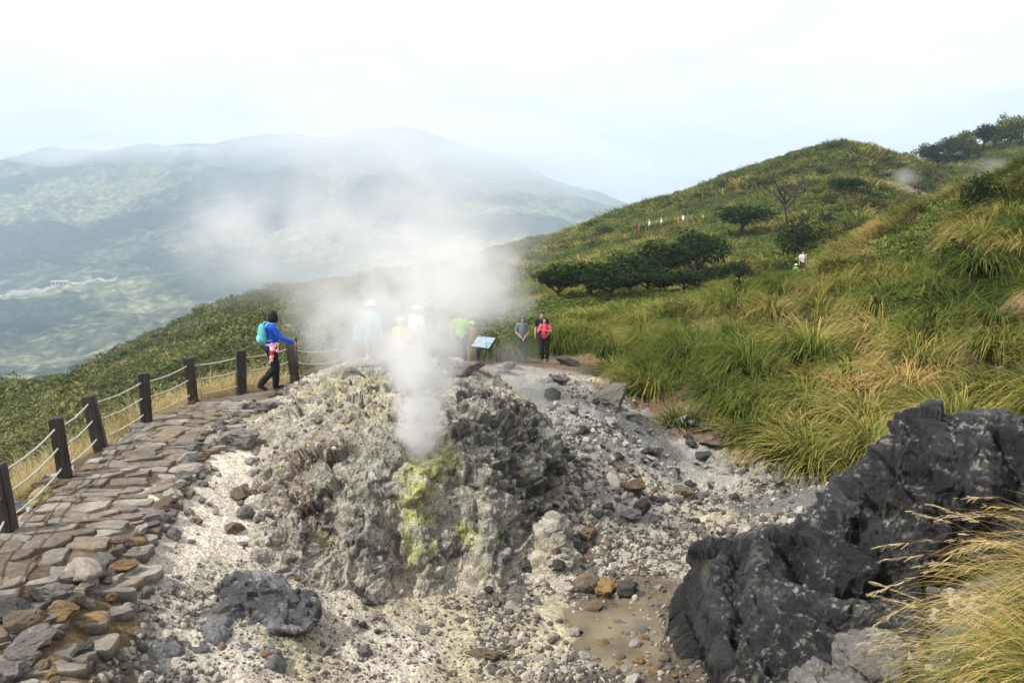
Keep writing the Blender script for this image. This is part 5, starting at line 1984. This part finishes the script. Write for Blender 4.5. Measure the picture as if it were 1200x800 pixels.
# on the narrow trail up the hill
g9 = stand(940, 319, 60, .15)
w9, J9 = person(g9, (-.05, -1), 1.72, 'man in a white shirt and black shorts walking down the narrow hill trail', dict(lkn=(.1, -.12, .52), lan=(.1, -.12, .1), lto=(.1, -.26, .05), rkn=(-.1, .0, .5), ran=(-.1, .16, .12), rto=(-.1, .04, .04)), (.80, .80, .82), False, (.015, .015, .018), True, hair='short', gender='m', near=False)
mb = MB()
for s_ in (-1, 1):
    mb.tube([(.09 * s_, .12, 1.36), (.09 * s_, .02, 1.46), (.09 * s_, -.1, 1.38), (.1 * s_, -.135, 1.22), (.11 * s_, -.12, 1.08)], .022, 6)
bk9 = empty('backpack', w9.location, w9.rotation_euler.z)
tag(bk9, 'dark rucksack with black straps over the white shirt on the hill trail', 'backpack')
mb.build('shoulder_straps', [cloth((.02, .02, .02))], bk9)
link('bag', fuse([ell((0, .22, 1.24), (.14, .09, .22))], .02, 2), bk9, [cloth((.03, .03, .035))])
g10 = stand(931, 346, 53)
person(g10, (.3, 1), 1.25, 'child in a green top and white hat on the trail below the man in white', None, (.16, .45, .12), False, (.5, .08, .12), hair='short', hat=('brim', (.8, .74, .76)), gender='f', near=False)
# walkers strung along the ridge path, waist deep in grass
for px, py, Y, tp, hat, gd, lb, g_ in [(749, 258, 131, (.65, .10, .08), None, 'f', 'walker in red, leftmost on the ridge path', 0), (761, 257, 131, (.7, .7, .66), ('cap', (.8, .8, .8)), 'm', 'walker in a pale top second from the left on the ridge path', 0), (775, 258, 130, (.55, .66, .74), ('cap', (.75, .8, .85)), 'm', 'walker in a pale blue top third from the left on the ridge path', 0),
                                   (795, 259, 128, (.62, .22, .18), None, 'f', 'walker in a pink brown top, middle of the ridge path', 0), (800.5, 259, 128, (.8, .8, .8), None, 'm', 'walker in white right behind the pink brown top on the ridge path', 0), (806, 260, 129, (.10, .12, .12), None, 'm', 'walker in dark clothes behind the one in white on the ridge path', 0), (824, 261, 124, (.75, .58, .30), None, 'f', 'walker in a yellow tan top, rightmost on the ridge path', 0)]:
    g = at(px, py, Y)
    z = gz(g.x, g.y)
    person(Vector((g.x, g.y, z + .3)), (-1, -.2) if gd == 'm' else (1, -.3), 1.75, lb, None, tp, True, (.2, .18, .15), hair='short', hat=hat, gender=gd, near=False)
# ------------------------------------------------------------------ rope fence
t = NT('tarred_timber')
p_ = t.opos()
mp_ = t.n('ShaderNodeMapping')
mp_.inputs['Scale'].default_value = (14, 14, 1.2)
t.l(p_, mp_.inputs[0])
gr = t.noise(mp_.outputs[0], 2.5, 6, .7)
t.principled(t.mix(t.ramp(gr, [(.3, 0.), (.75, 1.)]), (.012, .010, .009), (.075, .062, .055)), .7, t.bump(gr, .8, .02), .3)
M_POST = t.m
t = NT('white_rope')
wv_ = t.n('ShaderNodeTexWave')
wv_.inputs['Scale'].default_value = 22
t.l(t.opos(), wv_.inputs[0])
t.principled(t.mix(wv_.outputs[1], alb(168, 164, 150, .8), alb(226, 224, 214, .8)), .8, t.bump(wv_.outputs[1], .6, .01))
M_ROPE = t.m
fence = empty('rope_fence', FENCE[0])
tag(fence, 'dark timber post fence with three sagging white ropes along the paved path', 'fence')
F0 = FENCE[0]
LEAN = [(-.05, -.03), (-.07, 0), (-.16, 0), (.0, 0), (-.05, 0), (.02, 0), (-.09, 0), (.03, 0)]
extra = at(398, 436, 21.0)
posts = [Vector(p) for p in FENCE] + [Vector((extra.x, extra.y, gz(extra.x, extra.y)))]
fm = posts[0] + (posts[0] - posts[1]) * 1.0
posts = [Vector((fm.x + .3, fm.y, -.1))] + posts
LEAN = [(-.04, 0)] + LEAN
PH = .92
tops = []
for i, (b, (lx, ly)) in enumerate(zip(posts, LEAN)):
    b = Vector((b.x, b.y, gz(b.x, b.y)))
    d = Vector((lx, ly, 1)).normalized()
    tops.append((b, d))
    bm = bmesh.new()
    hgt = PH + random.uniform(-.03, .03)
    w_ = .185
    bmesh.ops.create_cube(bm, size=1)
    for vv_ in bm.verts:
        vv_.co = Vector((vv_.co.x * w_, vv_.co.y * w_, (vv_.co.z + .5) * (hgt + .3) - .3))
    bmesh.ops.bevel(bm, geom=bm.edges[:], offset=.018, segments=2, affect='EDGES')
    bmesh.ops.subdivide_edges(bm, edges=[e for e in bm.edges if e.calc_length() > .3], cuts=6)
    for vv_ in bm.verts:
        n_ = perlin(np.array([[vv_.co.x * 9 + i * 3, vv_.co.y * 9, vv_.co.z * 2.5]]))[0]
        vv_.co.x += n_ * .008
        vv_.co.y += n_ * .006
    po = bm_obj('post', bm, [M_POST], fence)
    po.location = b - F0
    po.rotation_euler = (Vector((0, 0, 1)).rotation_difference(d).to_matrix() @ Euler((0, 0, .35 + random.uniform(-.25, .25))).to_matrix()).to_euler()
for i in range(len(tops) - 1):
    (b0, d0), (b1, d1) = tops[i], tops[i + 1]
    for hh in (.80, .52, .22):
        a, c = b0 + d0 * (hh - .02), b1 + d1 * hh
        L = (c - a).length
        pts_ = []
        for k in range(15):
            t_ = k / 14
            q = a.lerp(c, t_)
            q.z -= .05 * L * 4 * t_ * (1 - t_) * (.55 + .2 * random.random() if k == 7 else .62)
            pts_.append(q - F0)
        mb = MB()
        mb.tube(pts_, .0135, 8)
        mb.build('rope', [M_ROPE], fence)

# ------------------------------------------------------------------ slanted information board
sg = stand(567, 431, 26.0)
sign = empty('information_board', sg, -.62)
sign.scale = (.9, .9, .9)
tag(sign, 'slanted information board with a pale blue panel on a dark stand behind the mound', 'information board')
Rt = Euler((math.radians(38), 0, 0)).to_matrix()
M_FR = M_plain('dark_frame', (.03, .03, .032), .6)
mb = MB()
mb.box((0, 0, .86), (.82, .56, .05), Rt)
mb.build('frame', [M_FR], sign, False)
t = NT('printed_panel')
br = t.opos()
nz_ = t.noise(br, 3.2, 3, .5)
n2_ = t.noise(br, 14, 2, .5)
c_ = t.ramp(nz_, [(.0, alb(176, 202, 226, .6)), (.45, alb(206, 220, 232, .6)), (.55, alb(150, 184, 212, .6)), (.66, alb(214, 216, 214, .6)), (.74, alb(190, 196, 150, .9))], 'CONSTANT')
t.principled(t.mix(t.ramp(n2_, [(.6, 0.), (.66, .35)]), c_, alb(90, 110, 130, .8)), .4)
mb = MB()
mb.box(Vector((0, 0, .86)) + Rt @ Vector((0, 0, .03)), (.75, .49, .016), Rt)
mb.build('panel', [t.m], sign, False)
for sx_ in (-.28, .28):
    mb = MB()
    mb.box((sx_, .02, .37), (.09, .09, .9))
    mb.build('leg', [M_POST], sign, False)

# ------------------------------------------------------------------ far across the valley: masts on the summit and a road with its house
M_STEEL = M_plain('pale_steel', (.45, .45, .47), .5)
for px, hpx, lb in [(287, 14, 'pale lattice mast on the far summit, leftmost of four'), (306, 10, 'short pale mast on the far summit beside the buildings'), (322, 15, 'tall pale mast on the far summit, second from the right'), (342, 16, 'tall pale mast on the far summit, rightmost of four')]:
    g = at(px, 168, 3150)
    z = far_z(g.x, g.y)
    o = empty('radio_mast', (g.x, g.y, z - 1))
    tag(o, lb, 'radio mast')
    h = hpx * 3.15
    mb = MB()
    for a in (0, 2.1, 4.2):
        mb.tube([(3.2 * math.cos(a), 3.2 * math.sin(a), -6), (.9 * math.cos(a), .9 * math.sin(a), h)], .55, 5)
    for k in range(9):
        r_ = 3.2 - 2.3 * k / 9
        zz_ = h * k / 9
        for a in (0, 2.1, 4.2):
            mb.tube([(r_ * math.cos(a), r_ * math.sin(a), zz_), (r_ * .85 * math.cos(a + 2.1), r_ * .85 * math.sin(a + 2.1), zz_ + h / 9)], .3, 4)
    mb.build('lattice', [M_STEEL], o)
    mb = MB()
    mb.tube([(0, 0, h - 1), (0, 0, h + 6)], .4, 5)
    mb.build('aerial', [M_STEEL], o)
M_WALLW = M_plain('white_wall', (.75, .74, .70), .8)
M_ROOFG = M_plain('grey_roof', (.5, .49, .46), .8)
M_WIN = M_plain('dark_window', (.03, .035, .04), .3)


def house(px, py, Y, wd, dp_, ht, lb, rz):
    g = at(px, py, Y)
    o = empty('house', (g.x, g.y, far_z(g.x, g.y) - .5), rz)
    tag(o, lb, 'house')
    mb = MB()
    mb.box((0, 0, ht / 2 - 3), (wd, dp_, ht + 6))
    mb.build('wall', [M_WALLW], o, False)
    mb = MB()
    mb.box((0, -1, ht + .5), (wd + 3, dp_ + 4, .9))
    mb.build('roof', [M_ROOFG], o, False)
    n_ = max(2, int(wd / 7))
    for k in range(n_):
        mb = MB()
        mb.box((-wd / 2 + wd * (k + .5) / n_, -dp_ / 2 - .1, ht * .5), (wd / n_ * .6, .3, ht * .4))
        mb.build('window', [M_WIN], o, False)


house(72, 346, 1600, 28, 12, 8, 'pale flat roofed house beside the road on the far slope', .15)
house(290, 169, 3140, 26, 14, 9, 'white low building beside the masts on the far summit', 0)
house(318, 171, 3140, 22, 12, 7, 'small white building between the masts on the far summit', .1)
rp = []
for px, py in [(-160, 358), (-60, 352), (0, 348), (30, 346.5), (60, 344), (100, 343), (122, 347), (140, 353)]:
    g = at(px, py, 1600)
    rp.append(Vector((g.x, g.y, 0)))
rv, rf = [], []
m_ = 60
for k in range(m_ + 1):
    t_ = k / m_ * (len(rp) - 1)
    i = min(int(t_), len(rp) - 2)
    q = rp[i].lerp(rp[i + 1], t_ - i)
    z0 = max(far_z(q.x, q.y - 4), far_z(q.x, q.y + 4), far_z(q.x, q.y)) + 1.2
    rv += [(q.x, q.y - 4.5, z0), (q.x, q.y + 4.5, z0 + .4), (q.x, q.y - 5.5, z0 - 7), (q.x, q.y + 6, z0 - 7)]
for k in range(m_):
    a, b = 4 * k, 4 * k + 4
    rf += [(a, b, b + 1, a + 1), (a + 2, b + 2, b, a), (a + 1, b + 1, b + 3, a + 3)]
tag(link('road', quads_mesh('road', rv, rf, False), None, [M_plain('pale_concrete', alb(206, 202, 192, .8), .9)]), kind='structure')
# ------------------------------------------------------------------ steam
def steam(name, lo, hi, build, label, noise=(1.3, .45, .62), rate=1.0, seed=0, warp=.35, aniso=.25):
    t = NT(name)
    p = t.wpos()
    off = t.vmath('ADD', p, (seed * 3.7, seed * 1.3, seed * 2.1))
    wn = t.noise(off, noise[0] * .7, 3, .55, 'Color')
    pw = t.vmath('ADD', p, t.vmath('MULTIPLY', t.vmath('SUBTRACT', wn, (.5, .5, .5)), (warp * 2, warp * 2, warp * 2)))
    sep = t.n('ShaderNodeSeparateXYZ')
    t.l(pw, sep.inputs[0])
    d = build(t, pw, sep.outputs)
    nz = t.noise(off, noise[0], 4, .6)
    d = t.math('MULTIPLY', d, t.ramp(nz, [(noise[1], .0), (noise[2], 1.0)]))
    v = t.n('ShaderNodeVolumePrincipled')
    v.inputs['Color'].default_value = (.985, .985, .99, 1)
    v.inputs['Anisotropy'].default_value = aniso
    t.l(d, v.inputs['Density'])
    t.l(v.outputs[0], t.out.inputs['Volume'])
    mb = MB()
    lo, hi = Vector(lo), Vector(hi)
    mb.box((lo + hi) / 2, hi - lo)
    o = mb.build(name, [t.m], None, False)
    try:
        t.m.cycles.volume_step_rate = rate
    except Exception:
        pass
    tag(o, label, 'steam', None, 'stuff')
    return o


def lobes(L):
    def f(t, pw, s):
        tot = None
        for (c, r, k) in L:
            q = t.vmath('DIVIDE', t.vmath('SUBTRACT', pw, tuple(c)), tuple(r))
            ln = t.vmath('LENGTH', q, out=1)
            e = t.math('SUBTRACT', 1.0, ln, clamp=True)
            e = t.math('MULTIPLY', t.math('SMOOTH_MIN', e, .6, .3), k / .6)
            tot = e if tot is None else t.math('ADD', tot, e)
        return tot
    return f


vent = Vector(mpt(487, 532))


def column(t, pw, s):
    h = t.math('SUBTRACT', s[2], vent.z - .15)
    h2 = t.math('MULTIPLY', h, h)
    xc = t.math('ADD', vent.x, t.math('MULTIPLY', h2, .055))
    yc = t.math('ADD', vent.y, t.math('MULTIPLY', h, .25))
    r = t.math('ADD', .30, t.math('ADD', t.math('MULTIPLY', h, .16), t.math('MULTIPLY', h2, .085)))
    dx, dy = t.math('SUBTRACT', s[0], xc), t.math('SUBTRACT', s[1], yc)
    d = t.math('SQRT', t.math('ADD', t.math('MULTIPLY', dx, dx), t.math('MULTIPLY', dy, dy)))
    e = t.math('SUBTRACT', 1.0, t.math('DIVIDE', d, r), clamp=True)
    e = t.math('MULTIPLY', e, t.math('MULTIPLY', STEAM_K, t.math('POWER', 2.718, t.math('MULTIPLY', h, -.85))))
    topf = t.math('SUBTRACT', 1.0, t.math('DIVIDE', t.math('SUBTRACT', h, 2.6), 1.4), clamp=True)
    return t.math('MULTIPLY', e, topf)


steam('steam_column', (vent.x - 1.9, vent.y - 1.4, vent.z - .3), (vent.x + 2.4, vent.y + 2.6, vent.z + 4.2), column, 'thick white steam column rising from the vent on the mound', (2.5, .36, .57), 1.0, 1, .22)


def E(px, py, Y, rpx, rpy, ry, k):
    c = at(px, py, Y)
    return (c, (rpx * Y / 1000, ry, rpy * Y / 1000), k)


def bbox(L, pad=.4):
    lo = [min(c[i] - r[i] for c, r, k in L) - pad for i in range(3)]
    hi = [max(c[i] + r[i] for c, r, k in L) + pad for i in range(3)]
    return lo, hi


BANK = [E(450, 395, 17.6, 110, 62, 1.5, .95), E(548, 322, 17.8, 70, 48, 1.4, .6), E(395, 372, 18.2, 80, 64, 1.3, .5), E(500, 325, 18.4, 125, 75, 1.6, .48), E(580, 352, 19, 56, 40, 1.2, .5), E(475, 425, 16.6, 56, 46, 1.0, .95), E(425, 415, 18.4, 52, 40, .8, .8), E(442, 362, 18.4, 46, 34, .8, .6)]
lo, hi = bbox(BANK)
steam('steam_bank', lo, hi, lobes(BANK), 'low bank of steam drifting over the path behind the mound', (1.3, .35, .60), .8, 2, .45)
DRIFT = [E(400, 285, 25, 180, 85, 2.5, .34), E(290, 265, 26, 110, 80, 2.5, .2), E(500, 270, 25, 130, 110, 2.5, .26), E(440, 215, 27, 230, 115, 3, .15), E(300, 300, 26, 120, 70, 2.5, .16)]
lo, hi = bbox(DRIFT)
steam('steam_cloud', lo, hi, lobes(DRIFT), 'thin cloud of steam spreading left across the view of the mountain', (.6, .32, .70), 1.0, 3, .8)
WISP = [E(632, 480, 16.5, 36, 55, .8, .26), E(600, 445, 19, 60, 34, 1.1, .26), E(605, 412, 26, 34, 26, 1.2, .20), E(560, 440, 19, 50, 30, .9, .3), E(660, 500, 16, 24, 34, .6, .2)]
lo, hi = bbox(WISP)
steam('steam_wisp', lo, hi, lobes(WISP), 'thin wisps of steam creeping over the gully head by the hikers', (1.2, .36, .64), 1.0, 4, .35)
FARW = [E(1062, 208, 128, 18, 14, 4, .10), E(1160, 196, 120, 22, 12, 4, .08)]
for w_, nm in zip(FARW, ('beside the eroded gap on the hill', 'in front of the wood on the far right hill')):
    lo, hi = bbox([w_], 1)
    steam('steam_puff', lo, hi, lobes([w_]), 'faint puff of steam ' + nm, (.25, .3, .6), 1.0, 5, 1.5)


# low cloud clinging to the far summit
for px, py, Y, rpx, rpy, ry, dn in [(470, 175, 2750, 240, 46, 260, .0022), (620, 205, 2700, 150, 50, 260, .0018), (130, 182, 2800, 130, 16, 200, .003), (300, 200, 2700, 260, 60, 260, .0006)]:
    c = at(px, py, Y)
    t = NT('mist_air')
    v = t.n('ShaderNodeVolumePrincipled')
    v.inputs['Color'].default_value = (.97, .98, 1, 1)
    v.inputs['Density'].default_value = dn
    t.l(v.outputs[0], t.out.inputs['Volume'])
    mb = MB()
    mb.add(*ell((0, 0, 0), (rpx * Y / 1000, ry, rpy * Y / 1000), None, 40, 24))
    o = mb.build('mist', [t.m])
    o.location = c
    tag(o, 'pale mist hanging over the far summit', 'mist', None, 'stuff')
# ------------------------------------------------------------------ light, sky, haze
SUN = Vector((-.62, -.18, .77)).normalized()
sd = bpy.data.lights.new('sun', 'SUN')
sd.energy = 4.2
sd.angle = math.radians(1.2)
sd.color = (1.0, .955, .88)
so = bpy.data.objects.new('sun', sd)
COL.objects.link(so)
so.rotation_euler = SUN.to_track_quat('Z', 'Y').to_euler()
w = bpy.data.worlds.new('World')
SC.world = w
w.use_nodes = True
T = NT('w', w.node_tree)
w.node_tree.nodes.clear()
wo = T.n('ShaderNodeOutputWorld')
bg = T.n('ShaderNodeBackground')
bg.inputs['Strength'].default_value = .11
sky = T.n('ShaderNodeTexSky', sky_type='NISHITA')
sky.sun_disc = False
sky.sun_elevation = math.asin(SUN.z)
sky.sun_rotation = math.atan2(SUN.x, SUN.y)
sky.air_density = 1.0
sky.dust_density = 2.0
gen = T.n('ShaderNodeTexCoord').outputs['Generated']
sx = T.n('ShaderNodeSeparateXYZ')
T.l(gen, sx.inputs[0])
up = T.math('MAXIMUM', sx.outputs[2], .0)
den = T.math('ADD', up, .12)
cv = T.n('ShaderNodeCombineXYZ')
T.l(T.math('DIVIDE', sx.outputs[0], den), cv.inputs[0])
T.l(T.math('DIVIDE', sx.outputs[1], den), cv.inputs[1])
cn = T.noise(cv.outputs[0], .9, 7, .55, dist=.3)
cn2 = T.noise(cv.outputs[0], 1.3, 6, .6)
cover = T.ramp(cn, [(.26, .65), (.50, 1.0)])
cloud = T.mix(T.ramp(cn2, [(.3, 0.0), (.75, 1.0)]), SKY_A, SKY_B)
T.l(T.mix(cover, sky.outputs[0], cloud), bg.inputs['Color'])
T.l(bg.outputs[0], wo.inputs['Surface'])

# broken cloud drifting over the valley: its shade lies on the slopes opposite
def cloud_over(px, py, Y, rx, ry, H=1000, sd_=0):
    g = at(px, py, Y)
    c = g + SUN * ((H - g.z) / SUN.z)
    rr = np.random.default_rng(int(Y + px))
    pcs = []
    for k in range(14):
        a, q = rr.uniform(0, 6.28), math.sqrt(rr.uniform(0, 1)) * .75
        s = rr.uniform(.25, .5)
        pcs.append(ell((q * math.cos(a) * rx, q * math.sin(a) * ry, rr.uniform(-20, 40)), (rx * s, ry * s, 60 * rr.uniform(.6, 1.1)), seg=20, rings=10))
    me = fuse(pcs, 22, 2)
    V = verts(me)
    V += vnormals(me) * (22 * fbm(V / 90, 3))[:, None]
    set_verts(me, V)
    o = link('cloud', me, None, [M_cloud])
    o.location = c
    tag(o, kind='structure')


M_cloud = M_plain('cloud_white', (.85, .85, .87), 1.0, spec=0)
for args in CLOUDS:
    cloud_over(*args)

hz = NT('haze_air')
hv = hz.n('ShaderNodeVolumePrincipled')
hv.inputs['Color'].default_value = (.68, .83, 1.0, 1)
hv.inputs['Density'].default_value = HAZE
hv.inputs['Anisotropy'].default_value = .2
hz.l(hv.outputs[0], hz.out.inputs['Volume'])
hb = MB()
hb.box((0, 2550, 40), (13400, 5900, 570))
haze = hb.build('haze', [hz.m], None, False)
tag(haze, kind='stuff')

SC.view_settings.view_transform = 'Standard'
SC.view_settings.look = 'None'
SC.view_settings.gamma = 1.0
SC.view_settings.exposure = EXPO
SC.render.engine = 'CYCLES'
cy = SC.cycles
cy.use_denoising = True
cy.use_adaptive_sampling = True
cy.adaptive_threshold = .03
cy.max_bounces = 4
cy.diffuse_bounces = 2
cy.glossy_bounces = 2
cy.transmission_bounces = 2
cy.volume_bounces = 2
cy.transparent_max_bounces = 8
cy.volume_step_rate = .6
cy.volume_max_steps = 128
cy.use_light_tree = False
cy.sample_clamp_indirect = 4.0
